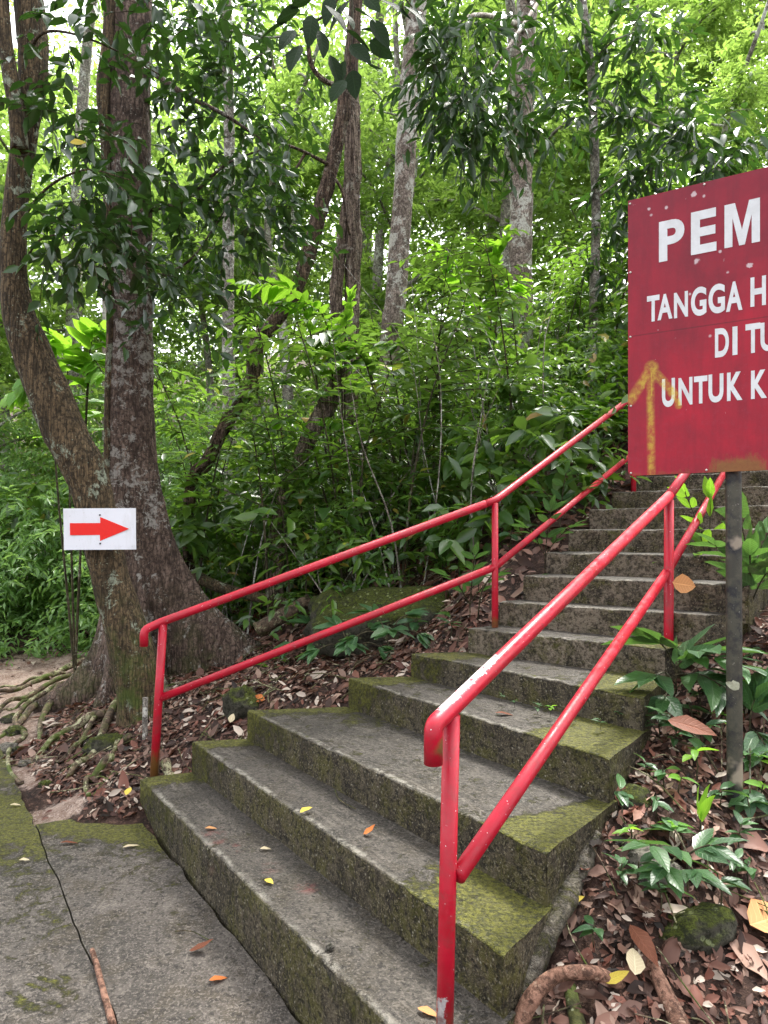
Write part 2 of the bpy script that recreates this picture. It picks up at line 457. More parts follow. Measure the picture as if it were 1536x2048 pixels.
def ground_mat():
    s = NT('soil'); p = s.pos()
    sand = s.attr('sand')
    a = s.noise(p, 6, 6, .75); f = s.noise(p, 38, 5, .8)
    col = s.mix(s.ramp(a, [(.4, 0.0), (.6, 1.0)]), (.014, .008, .006), (.055, .030, .022))
    col = s.mix(s.ramp(f, [(.52, 0.0), (.62, .8)]), col, (.12, .07, .05))
    sc = s.mix(s.ramp(s.noise(p, 9, 5), [(.42, 0.0), (.58, 1.0)]), (.20, .135, .105), (.33, .25, .205))
    sc = s.mix(s.ramp(f, [(.40, .75), (.5, 0.0)]), sc, (.11, .06, .042))
    sc = s.mix(s.ramp(s.noise(p, 80, 3), [(.55, 0.0), (.64, .8)]), sc, (.46, .38, .33))
    sm = s.ramp(s.math('ADD', sand, s.math('MULTIPLY', s.math('SUBTRACT', a, .5), 1.6)), [(.4, 0.0), (.6, 1.0)])
    col = s.mix(sm, col, sc)
    return s.done(s.bsdf(col, .9, s.bump(s.math('ADD', s.math('MULTIPLY', a, 1.5), f), .9, .02), .25))
M['soil'] = ground_mat()

def moss_rock(name, amt, rc0=(.10, .09, .075), rc1=(.22, .20, .17)):
    s = NT(name); p = s.pos(); g = s.n('NewGeometry')
    up = s.n('SeparateXYZ', {0: g.outputs['Normal']}).outputs[2]
    a = s.noise(p, 8, 6, .7); f = s.noise(p, 110, 4, .8)
    col = s.mix(a, rc0, rc1)
    mm = s.math('ADD', s.math('MULTIPLY', up, .5), s.math('ADD', s.math('MULTIPLY', s.noise(p, 5, 5, .7), 1.2), amt - 1.0))
    mf = s.ramp(mm, [(.35, 0.0), (.55, 1.0)])
    col = s.mix(mf, col, s.mix(s.ramp(f, [(.35, 0.0), (.65, 1.0)]), (.014, .020, .003), (.085, .10, .012)))
    sp = s.math('MULTIPLY', s.ramp(s.voro(p, 24), [(.20, 1.0), (.26, 0.0)]), s.ramp(s.noise(p, 5), [(.45, 0.0), (.52, 1.0)]))
    col = s.mix(s.math('MULTIPLY', sp, .75), col, (.22, .25, .12))
    col = s.mix(s.ramp(s.noise(p, 40, 4, .8), [(.42, .8), (.52, 0.0)]), col, (.008, .010, .003))
    return s.done(s.bsdf(col, .9, s.bump(s.math('ADD', a, f), .9, .012), .25))
M['rock_moss'] = moss_rock('rock_moss', .62, (.035, .032, .024), (.08, .075, .055))
M['rock'] = moss_rock('rock', .12)

def seg_mask(s, uvw, segs):
    out = None
    for (a, b, r0, r1) in segs:
        a = np.array([*a, 0.0][:3], dtype=float); b = np.array([*b, 0.0][:3], dtype=float); ab = b - a
        pa = s.n('VectorMath', {0: uvw, 1: tuple(a)}, operation='SUBTRACT').outputs[0]
        dt = s.n('VectorMath', {0: pa, 1: tuple(ab / np.dot(ab, ab))}, operation='DOT_PRODUCT').outputs['Value']
        dt = s.math('MINIMUM', s.math('MAXIMUM', dt, 0.0), 1.0)
        sc_ = s.n('VectorMath', {0: tuple(ab), 3: dt}, operation='SCALE').outputs[0]
        ds = s.n('VectorMath', {0: pa, 1: sc_}, operation='DISTANCE').outputs['Value']
        k = s.n('MapRange', {0: ds, 1: r1, 2: r0, 3: 0.0, 4: 1.0}).outputs[0]
        out = k if out is None else s.math('MAXIMUM', out, k)
    return out
def red_paint(name, chip_pts=(), rust_z=None, chip_segs=()):
    s = NT(name); p = s.pos()
    n1 = s.noise(p, 7, 4); n2 = s.noise(p, 130, 4, .8); n3 = s.noise(p, 26, 5, .75)
    col = s.mix(s.ramp(n1, [(.3, 0.0), (.7, 1.0)]), (.36, .0025, .016), (.50, .004, .027))
    col = s.mix(s.ramp(n3, [(.58, 0.0), (.75, .3)]), col, (.42, .05, .07))
    chips = s.ramp(s.voro(p, 60), [(.10, 1.0), (.13, 0.0)])
    cm = s.math('MULTIPLY', chips, s.ramp(n3, [(.50, 0.0), (.56, 1.0)]))
    for c, r in chip_pts:
        dd = s.n('VectorMath', {0: p, 1: tuple(float(x) for x in c)}, operation='DISTANCE').outputs['Value']
        k = s.math('SUBTRACT', 1.0, s.math('DIVIDE', dd, r), clamp=True)
        z = s.ramp(s.math('ADD', s.math('MULTIPLY', k, .8), s.math('MULTIPLY', s.math('SUBTRACT', s.noise(p, 42, 6, .8, .6), .5), 2.2)), [(.50, 0.0), (.54, 1.0)])
        cm = s.math('MAXIMUM', cm, z)
    for a_, b_, r_ in chip_segs:
        k = seg_mask(s, p, [(a_, b_, r_ * .3, r_)])
        z = s.ramp(s.math('ADD', s.math('MULTIPLY', k, .62), s.math('MULTIPLY', s.math('SUBTRACT', s.noise(p, 30, 8, .8, .2), .5), 2.2)), [(.42, 0.0), (.46, 1.0)])
        cm = s.math('MAXIMUM', cm, z)
    col = s.mix(cm, col, s.mix(s.ramp(n2, [(.4, 0.0), (.6, 1.0)]), (.5, .47, .5), (.72, .68, .68)))
    if rust_z:
        for c, r in rust_z:
            dd = s.n('VectorMath', {0: p, 1: tuple(float(x) for x in c)}, operation='DISTANCE').outputs['Value']
            k = s.math('SUBTRACT', 1.0, s.math('DIVIDE', dd, r), clamp=True)
            rf = s.ramp(s.math('ADD', k, s.math('SUBTRACT', n3, .5)), [(.25, 0.0), (.6, .9)])
            col = s.mix(rf, col, s.mix(n2, (.12, .06, .02), (.25, .15, .04)))
    grime = s.ramp(s.noise(s.scale(p, (5, 5, 5)), 2.2, 6, .75, .5), [(.50, 0.0), (.64, .55)])
    col = s.mix(grime, col, s.mix(n2, (.16, .006, .012), (.30, .05, .05)))
    ro = s.ramp(n3, [(.36, .28), (.62, .58)])
    b = s.bsdf(col, ro, s.bump(s.math('ADD', s.math('MULTIPLY', cm, -.6), s.math('MULTIPLY', n3, .25)), .35, .004), .5)
    return s.done(b)

def plain(name, c, rough=.5, metal=0, n=.15):
    s = NT(name); p = s.pos()
    f = s.noise(p, 40, 5, .7)
    col = s.mix(s.ramp(f, [(.3, 0.0), (.7, 1.0)]), tuple(x * (1 - n) for x in c), tuple(min(1, x * (1 + n)) for x in c))
    return s.done(s.bsdf(col, rough, None, .4, metal))

# ------------------------------------------------------------------ terrain
CP = np.array([
    (-3, 1, -.28), (-1.5, 1, -.28), (0, .6, -.3), (-4, 3, -.14), (-2.5, 3, -.15), (-1.0, 2.5, -.17), (-1.5, 3.8, -.08), (-1.9, 3.9, -.06), (-1.9, 4.25, .0), (-2.25, 4.8, .05), (-3.3, 5.0, -.04), (-2.55, 5.3, .07), (-4, 4.5, -.08),
    (-4, 7, .04), (-6, 9, .12), (-3.4, 8, .12), (-1.65, 4.35, .10), (-1.3, 4.5, .14), (-1.7, 5.2, .33), (-2.2, 4.9, .10), (-2.16, 6.2, .32), (-1.0, 6.1, .64),
    (-1.33, 5.9, .47), (-2.74, 5.9, .12), (-.95, 4.6, .38), (-.6, 5, .62), (-.3, 4.65, .66), (.1, 4.7, .80), (.4, 4.75, .95), (.65, 4.72, 1.06), (.85, 4.95, 1.22), (1.1, 5.2, 1.46),
    (1.5, 5.7, 1.74), (1.84, 6.15, 1.93), (2.6, 7.2, 2.4), (.1, 5.4, .80), (0, 6.2, 1.02), (0, 7.5, 1.35), (0, 10, 2.1), (-2, 9, .7), (-2.5, 12, 1.4), (3, 10, 3.2), (6, 10, 4.2),
    # under and right of the stairs
    (-.4, 2.5, -.24), (-.1, 2.0, -.28), (-.8, 3.15, -.20), (-1.15, 3.75, -.12), (-.4, 3.2, -.08), (-.1, 3.4, .15), (.35, 3.5, .3), (.7, 3.75, .45), (1.15, 4.2, .7), (1.6, 4.5, 1.0), (2.0, 5.0, 1.35), (2.5, 5.7, 1.7),
    (.2, 1.7, -.04), (.48, 2.05, .13), (.72, 2.4, .33), (.95, 2.7, .50), (1.15, 3.0, .60), (1.35, 3.3, .72), (1.6, 3.65, .92), (2.0, 4.0, 1.15), (2.7, 4.7, 1.7),
    (1.41, 2.9, .50), (1.06, 2.3, .21), (1.5, 2.2, .18), (2.2, 2.6, .42), (3, 3, .75), (1, 1.2, -.06), (2, 1.2, -.02), (3, 1, .1), (4, 4, 1.5), (5, 6, 2.5), (-1, -2, -.05), (3, -2, .2),
    (0, 20, 4.6), (-6, 20, 2.6), (6, 20, 6.5), (0, 32, 9.5), (-12, 32, 6.5), (12, 32, 12), (-12, 10, .3), (-12, 20, 2), (12, 10, 5), (12, 20, 8), (-12, 0, 0), (12, 0, 2),
], dtype=float)
def _U(r): return np.where(r > 1e-9, r * r * np.log(r + 1e-9), 0)
def _tps(cp, reg=.01):
    n = len(cp); X = cp[:, :2]
    K = _U(np.linalg.norm(X[:, None] - X[None], axis=-1)) + reg * np.eye(n)
    Pm = np.hstack([np.ones((n, 1)), X])
    A = np.block([[K, Pm], [Pm.T, np.zeros((3, 3))]])
    return np.linalg.solve(A, np.concatenate([cp[:, 2], np.zeros(3)]))
TW = _tps(CP)
def gz(x, y):
    x = np.atleast_1d(np.asarray(x, dtype=float)); y = np.atleast_1d(np.asarray(y, dtype=float))
    sh = x.shape; q = np.stack([x.ravel(), y.ravel()], 1)
    out = np.zeros(len(q))
    for s in range(0, len(q), 20000):
        c = q[s:s + 20000]
        out[s:s + 20000] = _U(np.linalg.norm(c[:, None] - CP[None, :, :2], axis=-1)) @ TW[:-3] + TW[-3] + c @ TW[-2:]
    return out.reshape(sh)
def hn(x, y):
    x = np.atleast_1d(np.asarray(x, dtype=float)); y = np.atleast_1d(np.asarray(y, dtype=float))
    k = fbm(np.stack([x.ravel(), y.ravel(), 0 * x.ravel()], 1), 3.5, 3, 3).reshape(x.shape) - .5
    pave = sstep(1.05, 1.2, x * .845 + y * .534 + (0 * x) + .0) ; pave = np.where((y > 4.1) & (x > -2.3), 1, np.where(y > 5.3, 1, pave))
    return k * .09 * (.25 + .75 * pave)
def gh(x, y): return gz(x, y) + hn(x, y)
def g1(x, y): return float(gh(x, y)[0])
gx = np.concatenate([np.linspace(-45, -9, 26), np.linspace(-8.6, -4.2, 14), np.linspace(-4, 4.2, 206), np.linspace(4.6, 9, 14), np.linspace(10, 45, 26)])
gy = np.concatenate([np.linspace(-12, .2, 20), np.linspace(.5, 9, 214), np.linspace(9.3, 16, 30), np.linspace(17, 55, 30)])
GX, GY = np.meshgrid(gx, gy)
GZ = gh(GX, GY)
pp = np.stack([GX.ravel(), GY.ravel(), np.zeros(GX.size)], 1)
GZ = np.where(GZ > 40, 40, GZ)
def blob(cx, cy, rx, ry, rot=0):
    dx, dy = pp[:, 0] - cx, pp[:, 1] - cy
    c, s_ = math.cos(rot), math.sin(rot)
    return np.clip(1.25 - np.sqrt(((dx * c + dy * s_) / rx) ** 2 + ((-dx * s_ + dy * c) / ry) ** 2), 0, 1)
sand = np.maximum.reduce([blob(-1.93, 4.18, .26, .20), blob(-3.9, 7.4, 1.5, 2.2), blob(-3.1, 5.7, .6, .9, .5), blob(-2.35, 4.75, .18, .35, .5)])
ny, nx = GX.shape
ii = np.arange(ny - 1)[:, None] * nx; jj = np.arange(nx - 1)[None]
q = np.stack([ii + jj, ii + jj + 1, ii + nx + jj + 1, ii + nx + jj], -1).reshape(-1, 4)
link('ground', np_mesh('ground', np.stack([GX, GY, GZ], -1), [q], True, {'sand': sand}), M['soil'], kind='structure')

# ------------------------------------------------------------------ pavement slabs
def slab(name, poly, moss_fn, rough_edge=.012):
    """slab cut out as a fine grid clipped to a convex polygon edge by edge"""
    poly = np.array(poly)   # a, b along left edge (far -> near), then right edge (near -> far): 4 corners far-left, near-left, near-right, far-right
    fl, nl, nr, fr = poly
    nu, nv = 46, 150
    u = np.linspace(0, 1, nu); v = np.linspace(0, 1, nv) ** 1.0
    Lp = fl[None] + (nl - fl)[None] * v[:, None]; Rp = fr[None] + (nr - fr)[None] * v[:, None]
    G = Lp[:, None, :] + (Rp - Lp)[:, None, :] * u[None, :, None]
    G = np.concatenate([G, .06 * G[:, :, 1:2] - .252], -1).reshape(-1, 3)
    wob = np.stack([vnoise(G, 9, 1) - .5, vnoise(G, 9, 2) - .5, (fbm(G, 2.5, 5) - .5) * .8], 1)
    G = G + wob * [rough_edge * 2, rough_edge * 2, .010]
    moss = moss_fn(G)
    ii = np.arange(nv - 1)[:, None] * nu; jj = np.arange(nu - 1)[None]
    q = np.stack([ii + jj, ii + nu + jj, ii + nu + jj + 1, ii + jj + 1], -1).reshape(-1, 4)
    mb = MB(); mb.add(G, [q], moss=moss, riser=0, edge=0, pale=0, red=0)
    idx = np.concatenate([np.arange(nv) * nu, (nv - 1) * nu + np.arange(1, nu), (np.arange(nv - 1)[::-1]) * nu + nu - 1, np.arange(nu - 2, -1, -1)])
    top = G[idx]; bot = top - [0, 0, .10]; k = len(idx)
    a = np.arange(k - 1)
    mb.add(np.vstack([top, bot]), [np.stack([a, a + 1, k + a + 1, k + a], -1)], moss=.25, riser=.7, edge=0, pale=0, red=0)
    return link(name, mb.mesh(name), M['slab'], kind='structure')
c_far = PS(70, 1648)[:2]; c_near = PS(232, 2048)[:2]; c_near = c_far + (c_near - c_far) * 2.6
s_far = PS(268, 1622)[:2]; s_near = PS(607, 2048)[:2]; s_near = s_far + (s_near - s_far) * 2.4
dirc = norm((s_near - s_far)[None])[0]
def ring(G, c, r, wd):
    return sstep(wd, 0, np.abs(np.hypot((G[:, 0] - c[0]), (G[:, 1] - c[1])) - r))
def moss_r(G):
    far = sstep(3.72, 4.05, G[:, 1] + .25 * (G[:, 0] + 1.6))
    return np.clip((.8 * far + .30 * sstep(2.9, 3.9, G[:, 1])) * (.45 + .9 * fbm(G, 4, 31)) + .10, 0, 1)
def moss_l(G):
    m = .55 * sstep(3.3, 4.0, G[:, 1]) * (fbm(G, 3, 8) * .7 + .5) + .25 * sstep(2.6, 3.4, G[:, 1])
    a = PS(97, 1985); b = PS(70, 1850)
    m = m * (.4 + .9 * fbm(G, 4, 32)) + .10
    return np.clip(np.maximum.reduce([m, .68 * ring(G, a, .085, .05), .5 * ring(G, b, .085, .06)]), 0, 1)
slab('pavement', [c_far + [.004, 0], c_near + [.004, 0], s_near - [.004, 0], s_far - [.004, 0]], moss_r)
l_far = c_far + (PS(12, 1520)[:2] - c_far) * 1.6
slab('footpath', [l_far + np.array([-2.2, -.3]), c_near + np.array([-3.2, -.6]), c_near - [.004, 0], c_far - [.004, 0]], moss_l)
slab('footpath', [l_far + np.array([-2.2, -.3]), l_far + np.array([-2.2, -.35]), c_far - [.008, .004], l_far], moss_l)

# ------------------------------------------------------------------ stairs
ZS = [0, .187, .372, .552, .730, .878, 1.028, 1.180, 1.335, 1.478, 1.632, 1.785, 1.935, 2.085, 2.235, 2.385]
Lp = {}; Rp = {}
for k, (px, py) in {1: (280, 1556), 2: (385, 1482), 3: (495, 1420), 4: (697, 1356), 5: (822, 1306), 6: (937, 1256), 7: (999, 1202), 8: (1047, 1151)}.items():
    Lp[k] = PZ(px, py, ZS[k])[:2]
Lp[9] = np.array([1.09, 4.86]); 
for k, (px, Y) in {9: (1093, 4.85), 10: (1137, 5.1), 11: (1179, 5.42), 12: (1225, 5.80), 13: (1268, 6.2), 14: (1308, 6.6), 15: (1346, 7.0)}.items():
    Lp[k] = np.array([(px - 768) * Y / F, Y])
for k, (px, py) in {2: (1008, 1911), 3: (1093, 1706), 4: (1218, 1516), 5: (1287, 1396), 6: (1330, 1297)}.items():
    Rp[k] = PZ(px, py, ZS[k])[:2]
e1 = PZ(768, 2041, ZS[1])[:2]
Rp[1] = Lp[1] + (e1 - Lp[1]) * 1.12
UW = 1.32; ud = np.array([.766, -.643])
for k in range(7, 16): Rp[k] = Lp[k] + UW * ud * (1.0 if k > 7 else .93)
stairs = empty('concrete_staircase', (*((Lp[1] + Rp[1]) / 2), 0), 'weathered mossy grey concrete staircase climbing the slope between two red handrails', 'staircase')
MOSSP = {1: [('L', .10)], 2: [('L', .10), ('R', .23)], 3: [('L', .12), ('R', .16), ('B', .1)], 4: [('L', .2), ('R', .26)], 5: [('L', .35), ('R', .28)], 6: [('R', .2)]}
for k in range(1, 15):
    L0, R0, L1, R1 = Lp[k], Rp[k], Lp[k + 1], Rp[k + 1]
    # treads run 5 cm under the next step
    back = norm(np.array([[-(R1 - L1)[1], (R1 - L1)[0]]]))[0]
    if np.dot(back, (L1 + R1) / 2 - (L0 + R0) / 2) < 0: back = -back
    L1 = L1 + back * .05; R1 = R1 + back * .05
    z = ZS[k]; zl = ZS[k - 1] - (.05 if k > 1 else .34)
    wdt = np.linalg.norm(R0 - L0); dep = np.linalg.norm((R1 + L1) / 2 - (R0 + L0) / 2)
    nu = max(24, int(wdt / .022)); nd = max(10, int(dep / .022)); nr_ = 9
    u = np.linspace(0, 1, nu)
    Fp = L0[None] + (R0 - L0)[None] * u[:, None]; Bp = L1[None] + (R1 - L1)[None] * u[:, None]
    dv = norm(Bp - Fp)
    rows = []; at_ = []
    rr = .009
    for t in np.linspace(0, 1, nr_): rows.append((0.0, zl + (z - rr - zl) * t, 1.0, 0.0, t))
    for a in (30, 60): rows.append((rr * (1 - math.cos(R(a))), z - rr + rr * math.sin(R(a)), .5, 1.0, 1))
    D = np.linalg.norm(Bp - Fp, axis=1).min()
    for t in np.concatenate([[rr, .02, .035, .05], np.linspace(.07, D, nd)]): rows.append((t, z, 0.0, 1.0 if t < .021 else 0.0, 1))
    V = []; ris = []; edg = []; mo = []; pal = []
    for (t, zz, ri, e, tt) in rows:
        f = t / D if t > .07 else None
        q = Fp + (dv * t if f is None else (Bp - Fp) * f)
        V.append(np.concatenate([q, np.full((nu, 1), zz)], 1))
        ris.append(np.full(nu, ri)); edg.append(np.full(nu, e))
        m = np.zeros(nu)
        fr = t / D
        if ri == 0 or t > 0:
            for c, s_ in MOSSP.get(k, []):
                if c == 'L': m = np.maximum(m, .95 * sstep(s_ * 1.15, s_ * .35, u))
                if c == 'R':
                    lim = s_ * (1.0 if k != 3 else (.95 - .7 * fr))
                    m = np.maximum(m, 1.15 * sstep(1 - lim * 1.15, 1 - lim * .6, u))
                if c == 'B': m = np.maximum(m, .55 * sstep(.55, .2, u) * sstep(.2, .8, fr))
            m = np.maximum(m, .48 * sstep(.8, 1.0, fr) * (k < 7)); m = np.maximum(m, (.20 if k < 3 else .30) * (k < 7))
        else:
            m = .52 * sstep(.3, .0, u) * (k < 6) + .16 * (k < 8) + .18 * sstep(.5, 1, tt) * (k < 7)
        mo.append(m)
        pal.append(np.full(nu, (0 if k < 6 else .9) * ri) + .5 * ri * (k < 6) * (tt < .2))
    V = np.concatenate(V); nrw = len(rows)
    edgew = np.concatenate(edg)
    disp = np.stack([fbm(V, 14, 1) - .5, fbm(V, 14, 2) - .5, fbm(V, 11, 3) - .5], 1) * .009
    chip = (np.clip(vnoise(V, 11, 9) - .66, 0, 1) * .05 + np.clip(vnoise(V, 30, 19) - .6, 0, 1) * .02) * edgew
    V = V + disp; V[:, 2] -= chip
    ii = np.arange(nrw - 1)[:, None] * nu; jj = np.arange(nu - 1)[None]
    q = np.stack([ii + jj, ii + jj + 1, ii + nu + jj + 1, ii + nu + jj], -1).reshape(-1, 4)
    mb = MB()
    mo = np.concatenate(mo); mo = np.clip(mo * (.45 + .75 * fbm(V, 5.0, 77, 3)) , 0, 1)
    redv = np.zeros(len(V))
    if k == 1:
        for (px, py, r_) in ((447, 1695, .12), (535, 1735, .07), (430, 1665, .08), (615, 1775, .06)):
            c = PZ(px, py, z); redv = np.maximum(redv, sstep(r_, r_ * .4, np.linalg.norm(V - c, axis=1)))
    mb.add(V, [q], moss=mo, riser=np.concatenate(ris), edge=edgew, pale=np.concatenate(pal), red=redv)
    # end walls
    for side in (0, nu - 1):
        top = V.reshape(nrw, nu, 3)[nr_ - 1:, side]
        hs_ = np.linspace(0, 1, 12); m_ = len(top)
        bot = top.copy(); bot[:, 2] = z - .85 + (0 if side else -.1)
        G = (top[None] + (bot - top)[None] * hs_[:, None, None])
        G = G.reshape(-1, 3)
        dd = (fbm(G, 12, 4) - .5) * .012; G[m_:, 0] += dd[m_:]
        ii = np.arange(11)[:, None] * m_; jj = np.arange(m_ - 1)[None]
        q2 = np.stack([ii + jj, ii + m_ + jj, ii + m_ + jj + 1, ii + jj + 1], -1).reshape(-1, 4)
        if side == 0: q2 = q2[:, ::-1]
        mb.add(G, [q2], moss=.12 + .25 * (side == 0), riser=1, edge=0, pale=0, red=0)
        # front corner post below the riser
        cpt = V.reshape(nrw, nu, 3)[0:nr_, side]
    link('step', mb.mesh('step'), M['concrete'], stairs)
# slanting footing along the right foot of the stairs
mb = MB()
fo = [np.array([*(Rp[1] + [.05, 0]), -.02]), PZ(1032, 2036, .16) , P(1120, 1848, 2.33), P(1172, 1745, 2.52), P(1212, 1655, 2.68)]
fo = catmull(fo, 14)
tube(mb, fo + np.array([-.035, .02, -.035]), np.linspace(.05, .028, len(fo)), 12, rough=.55, rscale=14, moss=.38, riser=.45, edge=.5, pale=.6, red=0)
link('footing', mb.mesh('footing'), M['concrete'], stairs)

# ------------------------------------------------------------------ handrails
def pipe(name, pts, r, mat, parent, ns=16):
    mb = MB(); tube(mb, pts, r, ns); return link(name, mb.mesh(name), mat, parent)
def bend(pts, r=.06, n=5):
    """round the inner corners of a polyline"""
    pts = [np.asarray(p, dtype=float) for p in pts]; out = [pts[0]]
    for a, b, c in zip(pts[:-2], pts[1:-1], pts[2:]):
        l1 = min(r, np.linalg.norm(b - a) * .45); l2 = min(r, np.linalg.norm(c - b) * .45)
        p0 = b + (a - b) / np.linalg.norm(a - b) * l1; p1 = b + (c - b) / np.linalg.norm(c - b) * l2
        for t in np.linspace(0, 1, n): out.append((1 - t) ** 2 * p0 + 2 * t * (1 - t) * b + t * t * p1)
    out.append(pts[-1]); return np.array(out)
v3 = lambda a: np.array(a, dtype=float)
PR = .0245
# right rail
r1 = PZ(889, 2065, ZS[1]); r1t = P(903, 1416, r1[1])
r2 = P(1337, 1275, 3.85); r2t = P(1338, 992, 3.85)
r3 = np.array([2.80, 5.75, 1.95]); r3t = np.array([2.80, 5.75, 2.66])
dr = (r2t - r1t) / np.linalg.norm(r2t - r1t)
up_ = np.array([-.012, -.010, .018])
M['paint_r'] = red_paint('red_paint_right', [(P(865, 1520, 1.98), .03)], [(r1 - [0, 0, .04], .14), (P(884, 1490, 1.98), .05)],
                         [(r1t - dr * .04 + up_, r1t + dr * .30 + up_, .030), (r1 + np.array([-.01, -.02, -.05]), r1 + np.array([-.01, -.02, .10]), .03)])
M['paint'] = red_paint('red_paint', [], [(PZ(308, 1548, ZS[1]), .22), (P(990, 1256, 4.41), .10)])
h1 = empty('handrail', r1, 'nearer red pipe handrail with chipped paint on its bent end, right of the steps', 'handrail')
e0 = r1t - dr * .10
pipe('top_rail', np.vstack([bend([e0 - [0, 0, .105], e0 + [0, 0, .0], r1t + dr * .03], .022), r1t + dr * .6, r2t, ]), PR * 1.06, M['paint_r'], h1, 20)
pipe('top_rail', bend([r2t, r2t + .3 * (r3t - r2t), r3t, r3t + np.array([.9, 1.0, .5])], .08), PR * 1.05, M['paint'], h1)
for a, b, mt in ((r1, r1t - [0, 0, .02], 'paint_r'), (r2 - [0, 0, .25], r2t - [0, 0, .02], 'paint'), (r3 - [0, 0, .2], r3t - [0, 0, .02], 'paint')):
    pipe('post', [a - [0, 0, .03], (a * 2 + b) / 3, b], PR, M[mt], h1, 20)
m1 = P(925, 1738, r1[1] + .02); m2 = P(1333, 1146, 3.85); m3 = r3t - [0, 0, .40]
pipe('mid_rail', [m1 - (m2 - m1) / np.linalg.norm(m2 - m1) * .03, m1 + (m2 - m1) * .3, m2 + (m2 - m1) * .01], PR, M['paint_r'], h1, 18)
pipe('mid_rail', [m2, m2 + (m3 - m2) * .5, m3], PR * .95, M['paint'], h1)
# left rail
l1 = PZ(308, 1550, ZS[1] - .003); l1t = P(326, 1243, l1[1])
l2 = P(990, 1256, 4.44); l2t = P(990, 1001, 4.44)
l3 = P(1267, 972, 5.95); l3t = P(1267, 792, 5.95)
h2 = empty('handrail', l1, 'farther red pipe handrail on the left of the steps, starting beside the curved trunk', 'handrail')
dl = (l2t - l1t) / np.linalg.norm(l2t - l1t)
e0 = P(288, 1260, l1[1] - .05)
pipe('top_rail', np.vstack([bend([e0 - [0, 0, .095], e0, l1t - dl * .02, l1t + dl * .3], .03), l2t - dl * .06]), PR, M['paint'], h2)
dl2 = (l3t - l2t) / np.linalg.norm(l3t - l2t)
pipe('top_rail', np.vstack([bend([l2t - dl * .07, l2t, l2t + dl2 * .1], .05), l3t, l3t + np.array([.5, .7, .35])]), PR * .92, M['paint'], h2)
for a, b, r_ in ((l1, l1t - [0, 0, .015], PR), (l2 - [0, 0, .2], l2t - [0, 0, .015], PR * .82), (l3 - [0, 0, .3], l3t - [0, 0, .015], PR * .85)):
    pipe('post', [a - [0, 0, .02], (a + b) / 2, b], r_, M['paint'], h2)
n1 = P(316, 1398, l1[1]); n2 = P(990, 1134, 4.44); n3 = P(1260, 912, 5.93)
pipe('mid_rail', [n1, (n1 + n2) / 2, n2], PR * .95, M['paint'], h2)
pipe('mid_rail', [n2, (n2 + n3) / 2, n3], PR * .88, M['paint'], h2)
# far railing up the slope
Yb = 9.4
f1 = P(1221, 870, Yb + .5); f2 = P(1243, 880, Yb)
h3 = empty('railing', f2, 'small faded red railing high up the slope, half hidden behind the red sign', 'railing')
for a, t_ in ((f1, P(1221, 775, Yb + .5)), (f2, P(1243, 768, Yb))):
    pipe('post', [a - [0, 0, .5], (a + t_) / 2, t_], .024, M['paint'], h3)
f3 = P(1310, 830, 8.2)
pipe('top_rail', bend([P(1208, 790, Yb + .8), P(1221, 774, Yb + .5), P(1241, 767, Yb), P(1256, 780, Yb - .4), f3], .1), .024, M['paint'], h3)
pipe('mid_rail', [P(1221, 830, Yb + .5), P(1241, 828, Yb), P(1254, 868, Yb - .4)], .022, M['paint'], h3)

# ------------------------------------------------------------------ red warning sign
sp = np.array([1.412, 2.94]); sdir = np.array([.839, -.544, 0]); snrm = np.array([-.544, -.839, 0])
base_z = 1.6 - 560 * 2.94 / F
sign = empty('warning_sign', (sp[0], sp[1], base_z), 'large weathered red board with white block letters and a sprayed yellow arrow', 'sign')
sc0 = np.array([sp[0], sp[1], 0]) + snrm * .055      # front plane origin above the post
def spt(px, py, off=0):
    """point of the board plane seen at photo pixel"""
    o = np.array([0, 0, H]); dv_ = np.array([(px - 768) / F, 1, -(py - HZ) / F])
    t = np.dot(sc0 + snrm * off - o, snrm) / np.dot(dv_, snrm)
    return o + dv_ * t
def suv(px, py):
    p = spt(px, py); return np.dot(p - sc0, sdir), p[2]
u0 = suv(1256, 400)[0]; zt = (suv(1256, 400)[1] + suv(1536, 335)[1]) / 2; zb = (suv(1256, 950)[1] + suv(1536, 942)[1]) / 2
u1 = suv(1536, 600)[0] + .30
frame = bpy.data.objects.new('board', None)   # placeholder, replaced below
bpy.data.objects.remove(frame)
def sign_uv(s):
    p = s.pos()
    rel = s.n('VectorMath', {0: p, 1: tuple(float(x) for x in sc0)}, operation='SUBTRACT').outputs[0]
    uu = s.n('VectorMath', {0: rel, 1: tuple(sdir)}, operation='DOT_PRODUCT').outputs['Value']
    z = s.n('SeparateXYZ', {0: p}).outputs[2]
    return s.n('CombineXYZ', {0: uu, 1: z, 2: 0.0}).outputs[0], uu, z
def yellow(s, uvw):
    S = suv
    segs = [(S(1300, 740), S(1303, 950), .006, .020), (S(1303, 735), S(1262, 800), .010, .026), (S(1303, 738), S(1352, 792), .010, .022),
            (S(1303, 735), S(1303, 755), .016, .034), (S(1352, 792), S(1357, 812), .006, .016)]
    m = seg_mask(s, uvw, segs)
    nz = s.noise(uvw, 28, 5, .7)
    m = s.math('MULTIPLY', m, s.ramp(nz, [(.38, .25), (.58, .95)]))
    drip = seg_mask(s, uvw, [(S(1288, 770), S(1288, 776), .0015, .003), (S(1303, 745), S(1303, 790), .002, .0045), (S(1290, 762), S(1288, 772), .002, .004)])
    return s.math('MAXIMUM', m, drip)
s = NT('sign_red'); uvw, uu, zz = sign_uv(s)
n1 = s.noise(uvw, 3.2, 6, .7, .3); n2 = s.noise(uvw, 30, 6, .75); n3 = s.noise(s.scale(uvw, (9, 1.2, 1)), 2.2, 5, .7)
